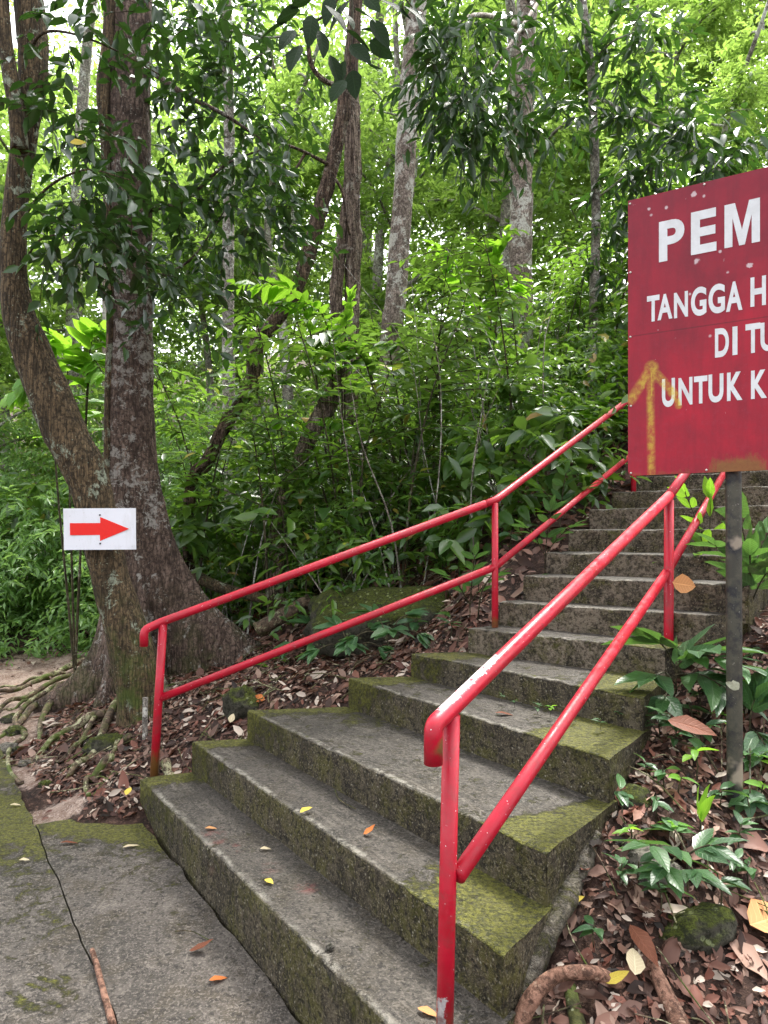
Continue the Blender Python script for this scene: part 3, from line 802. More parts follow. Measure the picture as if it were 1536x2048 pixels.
col = s.mix(s.ramp(n1, [(.32, 0.0), (.68, 1.0)]), (.24, .011, .026), (.43, .008, .029))
col = s.mix(s.ramp(n3, [(.45, 0.0), (.72, .55)]), col, (.16, .009, .022))
col = s.mix(s.ramp(n2, [(.5, 0.0), (.75, .45)]), col, (.30, .05, .075))
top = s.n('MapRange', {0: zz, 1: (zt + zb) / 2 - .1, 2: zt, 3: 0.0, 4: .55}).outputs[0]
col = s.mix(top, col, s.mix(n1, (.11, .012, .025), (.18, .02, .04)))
# bleached flakes and scratches
fl = s.math('MULTIPLY', s.ramp(s.noise(uvw, 26, 4, .65, .3), [(.70, 0.0), (.715, 1.0)]), s.ramp(s.noise(uvw, 4.5, 2), [(.5, 0.0), (.58, 1.0)]))
col = s.mix(s.math('MULTIPLY', fl, .8), col, (.55, .42, .44))
for (px, py, r_) in ((1388, 388, .012), (1393, 523, .014), (1500, 530, .013), (1298, 418, .006), (1302, 430, .005), (1455, 545, .009), (1440, 503, .006), (1333, 415, .008), (1420, 672, .005), (1316, 660, .004), (1380, 588, .006), (1408, 392, .006)):
    dd = s.n('VectorMath', {0: uvw, 1: (*suv(px, py), 0.0)}, operation='DISTANCE').outputs['Value']
    k = s.ramp(s.math('SUBTRACT', s.math('ADD', dd, s.math('MULTIPLY', s.math('SUBTRACT', n2, .5), r_ * 2.5)), 0.0), [(r_ * .75, 1.0), (r_ * .85, 0.0)])
    col = s.mix(s.math('MULTIPLY', k, .85), col, (.62, .50, .52))
# rust along the lower edge and above the post
edge = s.n('MapRange', {0: zz, 1: zb + .10, 2: zb, 3: 0.0, 4: 1.0}).outputs[0]
near_post = seg_mask(s, uvw, [((suv(1462, 940)[0] - .02, zb), (suv(1500, 940)[0], zb), .015, .11)])
edl = s.n('MapRange', {0: uu, 1: u0 + .05, 2: u0, 3: 0.0, 4: .8}).outputs[0]
edge = s.math('MAXIMUM', s.math('MULTIPLY', edge, .50), s.math('MULTIPLY', edl, .45))
rm = s.ramp(s.math('ADD', s.math('MAXIMUM', edge, near_post), s.math('MULTIPLY', s.math('SUBTRACT', s.noise(s.scale(uvw, (2.2, 1, 1)), 16, 6, .75), .5), 1.1)), [(.45, 0.0), (.75, .9)])
col = s.mix(rm, col, s.mix(n2, (.12, .03, .01), (.30, .16, .045)))
col = s.mix(s.math('MULTIPLY', yellow(s, uvw), s.ramp(n2, [(.36, .25), (.56, .85)])), col, (.55, .40, .05))
# two faint horizontal joints
for py in (672,):
    zj = suv(1420, 650)[1]
    k = s.ramp(s.math('ABSOLUTE', s.math('SUBTRACT', zz, zj)), [(.0016, 1.0), (.0026, 0.0)])
    col = s.mix(s.math('MULTIPLY', k, .6), col, (.05, .01, .015))
M['sign_red'] = s.done(s.bsdf(col, s.ramp(n2, [(.3, .45), (.7, .7)]), s.bump(s.math('ADD', n2, s.math('MULTIPLY', rm, .5)), .25, .003), .35))
s = NT('sign_white'); uvw, uu, zz = sign_uv(s)
n2 = s.noise(uvw, 60, 5, .8); n1 = s.noise(uvw, 14, 5, .7)
col = s.mix(s.ramp(n1, [(.4, 0.0), (.7, 1.0)]), (.72, .74, .76), (.60, .61, .62))
col = s.mix(s.ramp(n2, [(.64, 0.0), (.70, .8)]), col, (.34, .33, .33))
col = s.mix(s.math('MULTIPLY', yellow(s, uvw), .95), col, (.70, .55, .03))
M['sign_white'] = s.done(s.bsdf(col, .6, None, .3))

mb = MB()
# board with rounded lower corners
cw = .022
outl = [(u0, zt), (u0, zb + cw)] + [(u0 + cw - cw * math.cos(R(a)), zb + cw - cw * math.sin(R(a))) for a in (30, 60)] + [(u0 + cw, zb), (u1 - cw, zb)] + [(u1 - cw + cw * math.sin(R(a)), zb + cw - cw * math.cos(R(a))) for a in (30, 60)] + [(u1, zb + cw), (u1, zt)]
Fv = np.array([sc0 + sdir * a + np.array([0, 0, b]) for a, b in outl]); Bv = Fv - snrm * .004
n_ = len(Fv); a = np.arange(n_)
mb.add(np.vstack([Fv, Bv]), [np.array([np.arange(n_)]), np.array([np.arange(n_)[::-1] + n_]), np.stack([a, n_ + a, n_ + (a + 1) % n_, (a + 1) % n_], -1)[:, ::-1]])
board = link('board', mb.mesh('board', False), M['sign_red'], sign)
# lettering
LB = {}
def letter_mesh(ch, hgt, wdt, bold):
    cu = bpy.data.curves.new('letter', 'FONT'); cu.body = ch; cu.offset = bold; cu.extrude = .0
    cu.resolution_u = 6
    o = bpy.data.objects.new('letter', cu); COL.objects.link(o)
    dg = bpy.context.evaluated_depsgraph_get(); dg.update()
    me = bpy.data.meshes.new_from_object(o.evaluated_get(dg))
    bpy.data.objects.remove(o)
    V = np.array([v.co[:] for v in me.vertices]); fs = [list(p.vertices) for p in me.polygons]
    mn, mx = V.min(0), V.max(0)
    V = (V - mn) / (mx - mn + 1e-9) * [wdt, hgt, 0]
    return V, fs
TX = {}; LINE = [0]
def put(ch, pxl, pxr, pyb, pyt, bold=.018):
    ul, zl_ = suv(pxl, pyb); ur, _ = suv(pxr, pyb); zt_ = suv((pxl + pxr) / 2, pyt)[1]; zb_ = suv((pxl + pxr) / 2, pyb)[1]
    if ch == 'M':
        w_, h_ = ur - ul, zt_ - zb_; t_ = .23
        V = np.array([(0, 0), (t_, 0), (t_, .66), (0, 1), (.30, 1), (.5, .36), (.42, 0), (.58, 0), (.70, 1), (1, 1), (1 - t_, .66), (1 - t_, 0), (1, 0)]) * [w_, h_]
        fs = [[0, 1, 2, 3], [2, 4, 3], [2, 6, 5, 4], [6, 7, 5], [7, 10, 8, 5], [10, 9, 8], [11, 12, 9, 10]]
        V = np.concatenate([V, np.zeros((len(V), 1))], 1)
    else: V, fs = letter_mesh(ch, zt_ - zb_, ur - ul, bold)
    W = np.array([sc0 + snrm * .0012 + sdir * (ul + v[0]) + np.array([0, 0, zb_ + v[1]]) for v in V])
    tx = TX.setdefault(round((pyb + pyt) / 2 + .13 * (pxl - 1320)) // 45 if False else LINE[0], MB())
    for f in fs: tx.add(W[f], [np.array([list(range(len(f)))])])
# (char, left, right, bottom-mid, top-mid) in photo pixels
for ch, a, b, c, d_ in (('P', 1318, 1369, 520, 439), ('E', 1382, 1433, 506, 420), ('M', 1449, 1520, 490, 403),
        ('T', 1294, 1319, 643, 591), ('A', 1315, 1345, 639, 588), ('N', 1348, 1376, 635, 584), ('G', 1382, 1413, 632, 574), ('G', 1417, 1450, 627, 568), ('A', 1452, 1485, 622, 563), ('H', 1501, 1532, 612, 553),
        ('D', 1430, 1458, 714, 656), ('I', 1465, 1475, 710, 653), ('T', 1491, 1521, 706, 647), ('U', 1521, 1553, 702, 644),
        ('U', 1324, 1350, 814, 757), ('N', 1357, 1385, 810, 755), ('T', 1388, 1415, 807, 752), ('U', 1417, 1447, 805, 748), ('K', 1454, 1485, 801, 744), ('K', 1502, 1534, 797, 740)):
    if (ch, a) in (('P', 1318), ('T', 1294), ('D', 1430), ('U', 1324)): LINE[0] += 1
    put(ch, a, b, c, d_, .034)
for t_ in TX.values(): link('lettering', t_.mesh('lettering', False), M['sign_white'], sign)
M['screw'] = plain('screw', (.6, .55, .5), .4, .5); M['screw_dark'] = plain('screw_dark', (.05, .06, .06), .4, .5)
for (px, py) in ((1260, 408), (1261, 545), (1261, 674), (1262, 812), (1262, 946), (1413, 940), (1409, 369)):
    p = spt(px, py); mbs = MB(); tube(mbs, [p + snrm * .0, p + snrm * .003], .0045, 8); link('screw', mbs.mesh('screw'), M['screw'], sign)
s = NT('lichen_spot'); M['lichen_spot'] = s.done(s.bsdf(s.mix(s.noise(s.pos(), 120, 4), (.22, .23, .15), (.48, .49, .38)), .9))
# post
s = NT('post_paint'); p = s.pos(); n1 = s.noise(p, 7, 5, .65, .5); n2 = s.noise(p, 60, 5, .8); n3 = s.noise(p, 18, 5, .7)
col = s.mix(s.ramp(n1, [(.40, 0.0), (.52, 1.0)]), (.006, .008, .014), (.042, .040, .030))
col = s.mix(s.ramp(n3, [(.45, 0.0), (.58, .7)]), col, (.075, .072, .05))
col = s.mix(s.ramp(s.noise(p, 4.2, 4), [(.60, 0.0), (.66, .9)]), col, (.30, .25, .19))
col = s.mix(s.ramp(n2, [(.62, 0.0), (.7, .7)]), col, (.36, .35, .30))
M['post_paint'] = s.done(s.bsdf(col, .55, s.bump(n2, .4, .003), .45))
mb = MB()
pz = np.linspace(base_z - .2, zt - .1, 14)
tube(mb, np.stack([np.full(14, sp[0]) + .012 * np.linspace(1, 0, 14), np.full(14, sp[1]), pz], 1), .0305, 20)
link('post', mb.mesh('post'), M['post_paint'], sign)
for (px, py, r_) in ((1468, 1371, .021),):
    q_ = P(px, py, sp[1] - .028); mb = MB(); a_ = np.linspace(0, 2 * math.pi, 18, endpoint=False); rr_ = r_ * rng.uniform(.8, 1.1, 18)
    V = np.array([q_ + np.array([r * math.cos(t), .0, r * math.sin(t)]) for r, t in zip(rr_, a_)]); V[:, 1] = sp[1] - np.sqrt(np.maximum(.0322 ** 2 - (V[:, 0] - sp[0] - .006) ** 2, 1e-6)); c_ = V.mean(0); c_[1] = V[:, 1].min() - .0015
    mb.add(np.vstack([V, c_]), [np.stack([np.arange(18), (np.arange(18) + 1) % 18, np.full(18, 18)], -1)]); link('lichen', mb.mesh('lichen'), M['lichen_spot'], sign)

# ------------------------------------------------------------------ trees
def trunk(mb, line, Y, ns=14, rough=.12, rscale=5, n=6, ridge=0, twist=0, dig=None):
    """line: (px, py, width px[, Y]) from the ground up"""
    pts = np.array([P(l[0], l[1], l[3] if len(l) > 3 else Y) for l in line])
    rad = np.array([l[2] / 2 * (l[3] if len(l) > 3 else Y) / F for l in line])
    if dig:
        q = pts[0].copy(); q[2] = g1(q[0], q[1]) - dig
        pts = np.vstack([q, pts]); rad = np.concatenate([[rad[0] * 1.15], rad])
    c = catmull(np.concatenate([pts, rad[:, None]], 1), n)
    tube(mb, c[:, :3], c[:, 3], ns, rough=rough, rscale=rscale, ridge=ridge, twist=twist)
    return c
def tree_root(line, label, group=None, dig=None, Y=None, name='tree', cat='tree'):
    q = P(line[0][0], line[0][1], line[0][3] if len(line[0]) > 3 else Y)
    return empty(name, (q[0], q[1], g1(q[0], q[1])), label, cat, group)
def crown_blobs(mb, blobs, ll, lw, per, hi=0, m=9, tl=.35, droop=.35, stems=None, up=1.2, sr=.003):
    """blobs: (px, py, Y, rx, ry, rz) -> twigs spread through an ellipsoid"""
    for (px, py, Y, rx, ry, rz, *o) in blobs:
        k = int(per * (o[0] if o else 1))
        c = P(px, py, Y)
        dd = rdir(k); rr = rng.uniform(.15, 1, k) ** .6
        st = c + dd * rr[:, None] * np.array([rx, ry, rz])
        di = dd * [1, 1, .5] + .5 * rng.normal(size=(k, 3)); di[:, 2] -= .25
        ln = tl * rng.uniform(.6, 1.3, k)
        a = twigs(mb, st, di, ln, m, ll, lw, hi=hi, droop=droop, up=up)
        if stems is not None: twig_stems(stems, a[0], a[1], a[2], a[3], sr)
def branch(mb, pts, r0, r1, n=5, ns=7, rough=.15):
    c = catmull(pts, n); tube(mb, c, np.linspace(r0, r1, len(c)), ns, rough=rough, rscale=12)

# curved trunk with the arrow sign
t1 = [(282, 1405, 92), (270, 1330, 92), (252, 1260, 84), (230, 1190, 74), (208, 1100, 74), (190, 1016, 76), (172, 945, 82), (143, 890, 84), (115, 830, 82), (86, 760, 80), (58, 690, 74), (34, 610, 58), (26, 520, 50), (31, 420, 45), (42, 330, 47), (50, 260, 50)]
T = tree_root(t1, 'curved leaning tree with the white arrow sign nailed to its trunk', Y=5.2)
mb = MB(); trunk(mb, t1, 5.2, 20, .10, 7, dig=.3)
link('trunk', mb.mesh('trunk'), M['bark_curved'], T)
mb = MB(); trunk(mb, [(50, 262, 48), (62, 190, 50), (68, 120, 56), (62, 50, 58), (50, -60, 52), (40, -220, 44)], 5.2, 16, .12, 7)
link('limb', mb.mesh('limb'), M['bark_curved'], T)
mb = MB(); trunk(mb, [(40, 300, 34), (32, 220, 30), (20, 150, 30), (10, 80, 28), (4, 0, 26), (-6, -200, 20)], 5.05, 12, .12, 7)
link('limb', mb.mesh('limb'), M['bark_curved'], T)
for q_, a_, b_ in (([P(52, 130, 5.15), P(75, 75, 5.0), P(110, 62, 4.9), P(170, 75, 4.8), P(240, 105, 4.8), P(320, 150, 4.8)], .013, .004), ([P(60, 115, 5.1), P(62, 60, 5.1), P(72, -20, 5.1)], .009, .005),
                   ([P(30, 460, 5.2), P(90, 380, 5.0), P(170, 340, 4.8), P(260, 360, 4.7)], .012, .004), ([P(30, 560, 5.2), P(80, 480, 5.0), P(150, 470, 4.9)], .010, .004)):
    mb = MB(); branch(mb, q_, a_, b_); link('branch', mb.mesh('branch'), M['bark_curved'], T)
mb = MB(); st = MB()
crown_blobs(mb, [(150, 210, 4.9, .18, .3, .3, .9), (195, 320, 4.8, .22, .3, .3, 1.1), (140, 400, 4.9, .16, .3, .25, .8), (225, 420, 4.7, .22, .3, .25, .9), (180, 490, 4.8, .24, .3, .13, 1.0), (115, 520, 5.0, .12, .2, .08, .5), (265, 520, 4.7, .12, .2, .12, .6), (330, 10, 4.6, .4, .3, .18, .9), (240, 10, 4.8, .25, .3, .15, .5), (150, 60, 4.9, .15, .3, .2, .4)], .13, .058, 16, hi=1, m=7, tl=.34, stems=st, droop=.5)
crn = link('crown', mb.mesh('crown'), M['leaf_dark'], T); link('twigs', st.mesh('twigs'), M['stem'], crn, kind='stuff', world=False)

# big buttressed trunk
def big_tree():
    Y = 6.25
    line = [(258, 1345, 84), (258, 1200, 84), (256, 1050, 86), (256, 900, 87), (259, 750, 86), (261, 600, 86), (260, 450, 86), (259, 300, 85), (260, 150, 82), (262, 0, 80), (264, -260, 74)]
    T = tree_root(line, 'big reddish brown tree with flared buttress roots behind the arrow sign', Y=Y)
    pts = np.array([P(l[0], l[1], Y) for l in line]); rad = np.array([l[2] / 2 * Y / F for l in line])
    q = pts[0].copy(); q[2] = -.15; pts = np.vstack([q, pts]); rad = np.concatenate([[rad[0]], rad])
    c = catmull(np.concatenate([pts, rad[:, None]], 1), 14)
    zb = .35
    ns = 120; th = np.linspace(0, 2 * math.pi, ns, endpoint=False)
    B = [(-3, 1.30, .60, 11, .42), (-48, .74, .40, 9, .14), (-100, .30, .30, 18, .1), (194, .50, .28, 8, .0), (215, .2, .25, 12, .1), (100, .6, .5, 20, .4), (50, .5, .45, 18, .4)]
    V = []
    for x, y, z, r in c:
        rr = np.full(ns, r)
        lob = .05 * np.cos(th * 3 + 1.0) + .03 * np.cos(th * 5 + 2)
        rr = rr * (1 + lob * .8)
        for a, A, h_, wd, z0 in B:
            dz = max(z - zb - (z0 - .2) * .6, -.45)
            amp = A * math.exp(-dz / h_)
            amp = min(amp, A * 1.12)
            wdz = wd * (1 + .9 * min(1, max(0, dz)))
            da = (th - R(a) + math.pi) % (2 * math.pi) - math.pi
            rr = rr + amp * np.exp(-(np.abs(da) / R(wdz)) ** 1.6)
        V.append(np.stack([x + rr * np.cos(th), y + rr * np.sin(th), np.full(ns, z)], 1))
    V = np.array(V); ctr = c[:, None, :3]
    k = (fbm(V.reshape(-1, 3), 5, 2, 4) - .5).reshape(len(c), ns, 1)
    V = V + (V - ctr) * k * np.minimum(.16, .03 / (np.linalg.norm(V - ctr, axis=-1, keepdims=True)) * .9)
    m = len(c); V = V.reshape(-1, 3)
    ii = np.arange(m - 1)[:, None] * ns; j = np.arange(ns)[None]
    mb = MB(); mb.add(V, [np.stack([ii + j, ii + (j + 1) % ns, ii + ns + (j + 1) % ns, ii + ns + j], -1).reshape(-1, 4)])
    link('trunk', mb.mesh('trunk'), M['bark_big'], T)
    # companion stem climbing the left side
    mb = MB(); trunk(mb, [(214, 1000, 14), (216, 800, 14), (222, 560, 16), (212, 300, 20), (206, 180, 26), (214, 100, 24), (220, 0, 20), (222, -100, 18)], 6.1, 10, .15, 8)
    link('climber', mb.mesh('climber'), M['bark_curved'], T)
    # surface roots
    roots = [
        [PZ(120, 1395, .12), PZ(60, 1440, .07), PZ(20, 1470, .05), PZ(-60, 1500, .03)],
        [PZ(170, 1330, .16), PZ(110, 1350, .11), PZ(40, 1385, .06), PZ(-20, 1400, .05)],
        [PZ(150, 1380, .13), PZ(80, 1410, .09), PZ(30, 1450, .06), PZ(50, 1480, .05), PZ(20, 1500, .04), PZ(18, 1540, .03), PZ(45, 1570, .02)],
        [PZ(110, 1420, .10), PZ(85, 1450, .07), PZ(78, 1500, .05)],
        [PZ(210, 1440, .24), PZ(160, 1465, .16), PZ(110, 1490, .10), PZ(60, 1530, .05)],
        [PZ(240, 1415, .26), PZ(195, 1490, .18), PZ(150, 1545, .09), PZ(130, 1560, .06)],
        [PZ(225, 1535, .14), PZ(190, 1560, .09), PZ(172, 1580, .05), PZ(178, 1608, .02)],
        [PZ(150, 1360, .14), PZ(70, 1395, .08), PZ(0, 1425, .05), PZ(-60, 1450, .03)],
        [PZ(200, 1440, .22), PZ(150, 1500, .13), PZ(95, 1535, .06)], [PZ(260, 1470, .26), PZ(235, 1490, .2), PZ(225, 1520, .15)],
        [PZ(130, 1345, .13), PZ(60, 1365, .08), PZ(-20, 1375, .06)], [PZ(90, 1400, .1), PZ(40, 1420, .07), PZ(-20, 1440, .05)], [PZ(330, 1490, .3), PZ(345, 1510, .28), PZ(375, 1530, .3)],
    ]
    for i, r_ in enumerate(roots):
        cc = catmull(r_, 8); r0 = (.034, .038, .026, .034, .036, .032, .028, .028, .022, .024, .02, .018, .03)[i]
        zt_ = gh(cc[:, 0], cc[:, 1]); cc[:, 2] = zt_ + np.linspace(r0 * 1.1 + .02, r0 * .35, len(cc)) + .018 * np.sin(np.linspace(0, 7 + i, len(cc)))
        mb = MB(); tube(mb, cc, np.linspace(r0, r0 * .45, len(cc)), 9, rough=.25, rscale=14, seed=i)
        link('root', mb.mesh('root'), M['root'], T)
    mb = MB(); st = MB()
    crown_blobs(mb, [(400, 180, 5.9, .6, .5, .4, .8), (490, 230, 5.9, .5, .5, .35, .8), (350, 320, 5.8, .4, .4, .45, .7), (470, 370, 5.9, .5, .5, .45, .5), (540, 300, 6.0, .4, .4, .35, .7), (350, 480, 5.8, .4, .4, .4, .6), (410, 560, 5.9, .3, .3, .35, .4), (310, 240, 5.8, .25, .3, .3, .35), (520, 440, 6.0, .3, .3, .3, .8), (360, 90, 5.9, .4, .4, .3, .8), (335, 620, 5.8, .15, .3, .25, .3), (440, 470, 5.9, .3, .3, .3, .35)], .13, .058, 25, hi=1, m=8, tl=.4, stems=st, droop=.45)
    cr = link('crown', mb.mesh('crown'), M['leaf_dark'], T); link('twigs', st.mesh('twigs'), M['stem'], cr, kind='stuff', world=False)
    for q_, a_, b_ in (([P(300, 140, 6.2), P(370, 190, 6.0), P(450, 230, 5.9), P(540, 290, 5.9)], .03, .008), ([P(300, 420, 6.2), P(370, 400, 6.0), P(450, 330, 5.9), P(520, 300, 5.9)], .02, .006), ([P(300, 560, 6.2), P(380, 520, 6.0), P(450, 420, 5.9)], .016, .005)):
        mb = MB(); branch(mb, q_, a_, b_); link('branch', mb.mesh('branch'), M['bark_big'], T)
big_tree()

s = NT('white_board'); p = s.pos()
col = s.mix(s.ramp(s.noise(s.scale(p, (1, 1, .25)), 9, 5, .7), [(.5, 0.0), (.72, .5)]), (.76, .77, .83), (.52, .52, .50))
col = s.mix(s.ramp(s.noise(p, 55, 4, .8), [(.63, 0.0), (.68, .5)]), col, (.35, .34, .30))
M['white_board'] = s.done(s.bsdf(col, .4, None, .35))
# arrow sign on the curved trunk
pc = P(199, 1058, 4.98)
asg = empty('arrow_sign', pc, 'white rectangular board with a solid red arrow pointing right, fixed to the curved trunk', 'sign')
ex = norm(np.array([[1, .03, .006]]))[0]; ez = np.array([-.012, 0, 1.0]); ny_ = np.array([0.03, -1, 0])
k_ = 4.98 / F
hw, hh = 71.5 * k_, 41.5 * k_
mb = MB(); gu, gv = 17, 11
for sg_ in (1, -1):
    U_, W_ = np.meshgrid(np.linspace(-1, 1, gu), np.linspace(-1, 1, gv)); bow = .007 * U_ ** 2 + .004 * U_ * W_ * (W_ > 0) + .003 * (U_ > .8) * (W_ < -.8)
    V = pc + (U_ * hw)[..., None] * ex + (W_ * hh)[..., None] * ez + (sg_ * .0015 - bow)[..., None] * ny_
    i_ = np.arange(gv - 1)[:, None] * gu; j_ = np.arange(gu - 1)[None]
    q_ = np.stack([i_ + j_, i_ + j_ + 1, i_ + gu + j_ + 1, i_ + gu + j_], -1).reshape(-1, 4)
    mb.add(V.reshape(-1, 3), [q_ if sg_ == 1 else q_[:, ::-1]])
link('board', mb.mesh('board', False), M['white_board'], asg)
ar = [(141 - 199, 12), (201 - 199, 12), (201 - 199, 24), (258 - 199, 0), (200 - 199, -24), (200 - 199, -12), (141 - 199, -12)]
V = [pc + ny_ * .0035 + ex * a * k_ + ez * b * k_ for a, b in ar]
mb = MB(); mb.add(V, [np.array([[0, 6, 5, 1]]), np.array([[2, 1, 3], [1, 5, 3], [5, 4, 3]])])
link('arrow', mb.mesh('arrow', False), plain('arrow_red', (.78, .012, .006), .4, 0, .04), asg)
for b in (28, -29):
    mb = MB(); c = pc + ex * 1.5 * k_ + ez * b * k_; tube(mb, [c + ny_ * .002, c + ny_ * .006], .006, 10); link('screw', mb.mesh('screw'), M['screw_dark'], asg)

# other trunks
def simple_tree(line, Y, label, mat, crown=None, cm='leaf_dark', ll=.13, lw=.05, per=40, hi=1, m=8, tl=.4, branches=(), ridge=0, twist=0, rough=.12, rscale=5, group=None, name='tree', cat='tree', droop=.45, dig=.3, ns=14, extra=()):
    T = tree_root(line, label, group, Y=Y, name=name, cat=cat)
    mb = MB(); trunk(mb, line, Y, ns, rough, rscale, ridge=ridge, twist=twist, dig=dig); 
    for e in extra: trunk(mb, e, Y, ns, rough, rscale, ridge=ridge, twist=twist)
    link('trunk', mb.mesh('trunk'), M[mat], T)
    for b in branches:
        mb = MB(); branch(mb, [P(*q_) for q_ in b[0]], b[1], b[2]); link('branch', mb.mesh('branch'), M[mat], T)
    if crown:
        mb = MB(); st = MB(); crown_blobs(mb, crown, ll, lw, per, hi=hi, m=m, tl=tl, stems=st, droop=droop)
        cr = link('crown', mb.mesh('crown'), M[cm], T); link('twigs', st.mesh('twigs'), M['stem'], cr, kind='stuff', world=False)
    return T
simple_tree([(462, 965, 26), (458, 800, 26), (456, 600, 23), (457, 450, 23), (459, 300, 22), (455, 130, 22), (452, 0, 21), (450, -200, 19)], 8.6,
            'slim straight pale spotted tree right of the big brown trunk', 'bark_grey',
            [(470, 60, 8.4, .5, .5, .4), (540, 120, 8.4, .5, .5, .4, .8), (420, -20, 8.3, .6, .5, .4)], per=26, ll=.14, lw=.055,
            branches=[([(458, 60, 8.6), (520, 75, 8.4), (600, 70, 8.2)], .02, .008), ([(458, 140, 8.6), (500, 120, 8.4), (540, 100, 8.3)], .015, .006)])
simple_tree([(380, 985, 22), (415, 925, 24), (450, 850, 24), (500, 780, 24), (507, 740, 27), (513, 690, 30), (545, 648, 28), (590, 585, 25), (612, 520, 27), (638, 430, 28), (662, 340, 27), (684, 235, 27), (692, 185, 26), (705, 110, 24), (712, 0, 22), (715, -150, 20)], 7.6,
            'dark twisted leaning liana trunk crossing in front of the pale trunks', 'bark_liana', ridge=.16, twist=9, rough=.22, rscale=9, name='woody_liana', cat='liana', ns=20, n=7) if False else \
simple_tree([(380, 985, 22), (415, 925, 24), (450, 850, 24), (500, 780, 24), (507, 740, 27), (513, 690, 30), (545, 648, 28), (590, 585, 25), (612, 520, 27), (638, 430, 28), (662, 340, 27), (684, 235, 27), (692, 185, 26), (705, 110, 24), (712, 0, 22), (715, -150, 20)], 7.6,
            'dark twisted leaning liana trunk crossing in front of the pale trunks', 'bark_liana', ridge=.16, twist=9, rough=.22, rscale=9, name='woody_liana', cat='liana', ns=20,
            branches=[([(690, 170, 7.55), (655, 165, 7.5), (625, 135, 7.45), (617, 90, 7.4), (622, 40, 7.4)], .03, .02), ([(668, 335, 7.6), (640, 320, 7.5), (600, 300, 7.4), (560, 285, 7.3)], .022, .012), ([(665, 350, 7.6), (685, 385, 7.6), (692, 440, 7.6), (700, 470, 7.7)], .018, .012), ([(612, 305, 7.45), (585, 345, 7.4), (560, 355, 7.35)], .016, .008)])
simple_tree([(700, 700, 32), (705, 600, 27), (706, 500, 28), (705, 400, 30), (704, 300, 31), (703, 200, 28), (705, 80, 24), (712, 0, 24), (720, -160, 20)], 8.2,
            'upright rope-barked brown trunk behind the leaning liana', 'bark_rope', ridge=.2, twist=5, rough=.28, rscale=8, ns=20,
            extra=[[(672, 640, 22), (674, 560, 22), (684, 480, 22), (694, 400, 16)]])
simple_tree([(780, 700, 44), (792, 600, 42), (798, 500, 42), (806, 400, 41), (812, 300, 42), (820, 180, 42), (828, 80, 40), (836, 0, 40), (850, -180, 36)], 9.2,
            'pale pinkish grey trunk leaning slightly right in the middle of the forest', 'bark_pale',
            [(840, -900, 8.6, 2.2, 2.0, 1.0), (1000, -850, 7.6, 1.6, 1.8, .8), (640, -950, 8.0, 1.6, 1.8, .9)], per=230, ll=.24, lw=.10, hi=0, tl=.5, cm='leaf_mid')  # unseen crown above the frame, added to shade the stairs
simple_tree([(1040, 640, 50), (1040, 540, 48), (1042, 440, 47), (1043, 330, 44), (1046, 200, 44), (1050, 80, 42), (1054, 0, 40), (1060, -160, 36)], 9.8,
            'straight brown mottled trunk with dark drooping foliage left of the red sign', 'bark_pale',
            [(905, 30, 6.6, .35, .5, .35, .9), (960, 80, 6.6, .42, .6, .4, 1.0), (910, 140, 6.5, .3, .5, .35, 1.0), (975, 190, 6.6, .36, .5, .35, 1.1), (920, 240, 6.5, .22, .4, .28, .8), (1030, 60, 6.8, .25, .4, .25, .35), (1000, 260, 6.6, .2, .3, .18, .6), (1060, 200, 6.7, .14, .3, .2, .35)], per=24, ll=.17, lw=.052, droop=.95, tl=.42,
            branches=[([(1048, 60, 9.8), (1010, 40, 8.5), (950, 30, 7.2), (890, 60, 6.5)], .045, .012), ([(1050, 0, 9.8), (1090, -20, 8.8), (1040, 60, 7.2), (980, 150, 6.6)], .04, .01)])
simple_tree([(1184, 760, 18), (1186, 680, 18), (1189, 560, 18), (1192, 450, 18), (1190, 350, 17), (1187, 250, 17), (1181, 130, 16), (1172, 50, 15), (1163, -20, 15), (1150, -160, 13)], 7.4,
            'thin grey lichen-spotted sapling trunk with a gentle bend, just left of the red sign', 'bark_grey',
            [(1125, 40, 7.2, .22, .4, .3, .8), (1240, 60, 7.2, .28, .4, .25, .7), (1290, 100, 7.1, .25, .3, .2, .6), (1120, 250, 7.2, .16, .3, .22, .6), (1250, 340, 7.2, .22, .3, .2, .8), (1225, 430, 7.2, .12, .3, .2, .5), (1290, 240, 6.9, .4, .4, .10, .9), (1380, 290, 6.6, .4, .4, .1, 1.2), (1450, 320, 6.5, .3, .3, .12, .8), (1215, 510, 7.2, .1, .2, .2, .4), (1240, 180, 7.1, .2, .3, .2, .4)], per=22, ll=.17, lw=.055, droop=.75, tl=.36,
            branches=[([(1190, 190, 7.4), (1235, 215, 7.2), (1300, 245, 6.9), (1400, 300, 6.6)], .02, .006), ([(1187, 120, 7.4), (1230, 80, 7.2), (1290, 60, 7.1)], .014, .005), ([(1190, 400, 7.4), (1240, 360, 7.2), (1280, 330, 7.1)], .012, .004)])
simple_tree([(555, 1060, 26), (575, 980, 26), (600, 920, 26), (628, 860, 30), (652, 815, 34), (672, 770, 28), (690, 735, 16)], 7.2,
            'gnarled pale grooved stem leaning right among the understory leaves', 'bark_rope', ridge=.2, twist=4, rough=.25, rscale=9, ns=18, name='woody_liana', cat='liana')
simple_tree([(770, 1010, 26), (768, 900, 24), (772, 830, 22), (776, 760, 20)], 8.4, 'short grey mossy trunk half hidden in the understory', 'bark_grey', None)
simple_tree([(212, 700, 14), (211, 600, 13), (210, 500, 13), (214, 300, 12), (212, 100, 12), (214, -80, 12)], 11,
            'thin white trunk peeping out left of the big brown trunk', 'bark_pale', None)
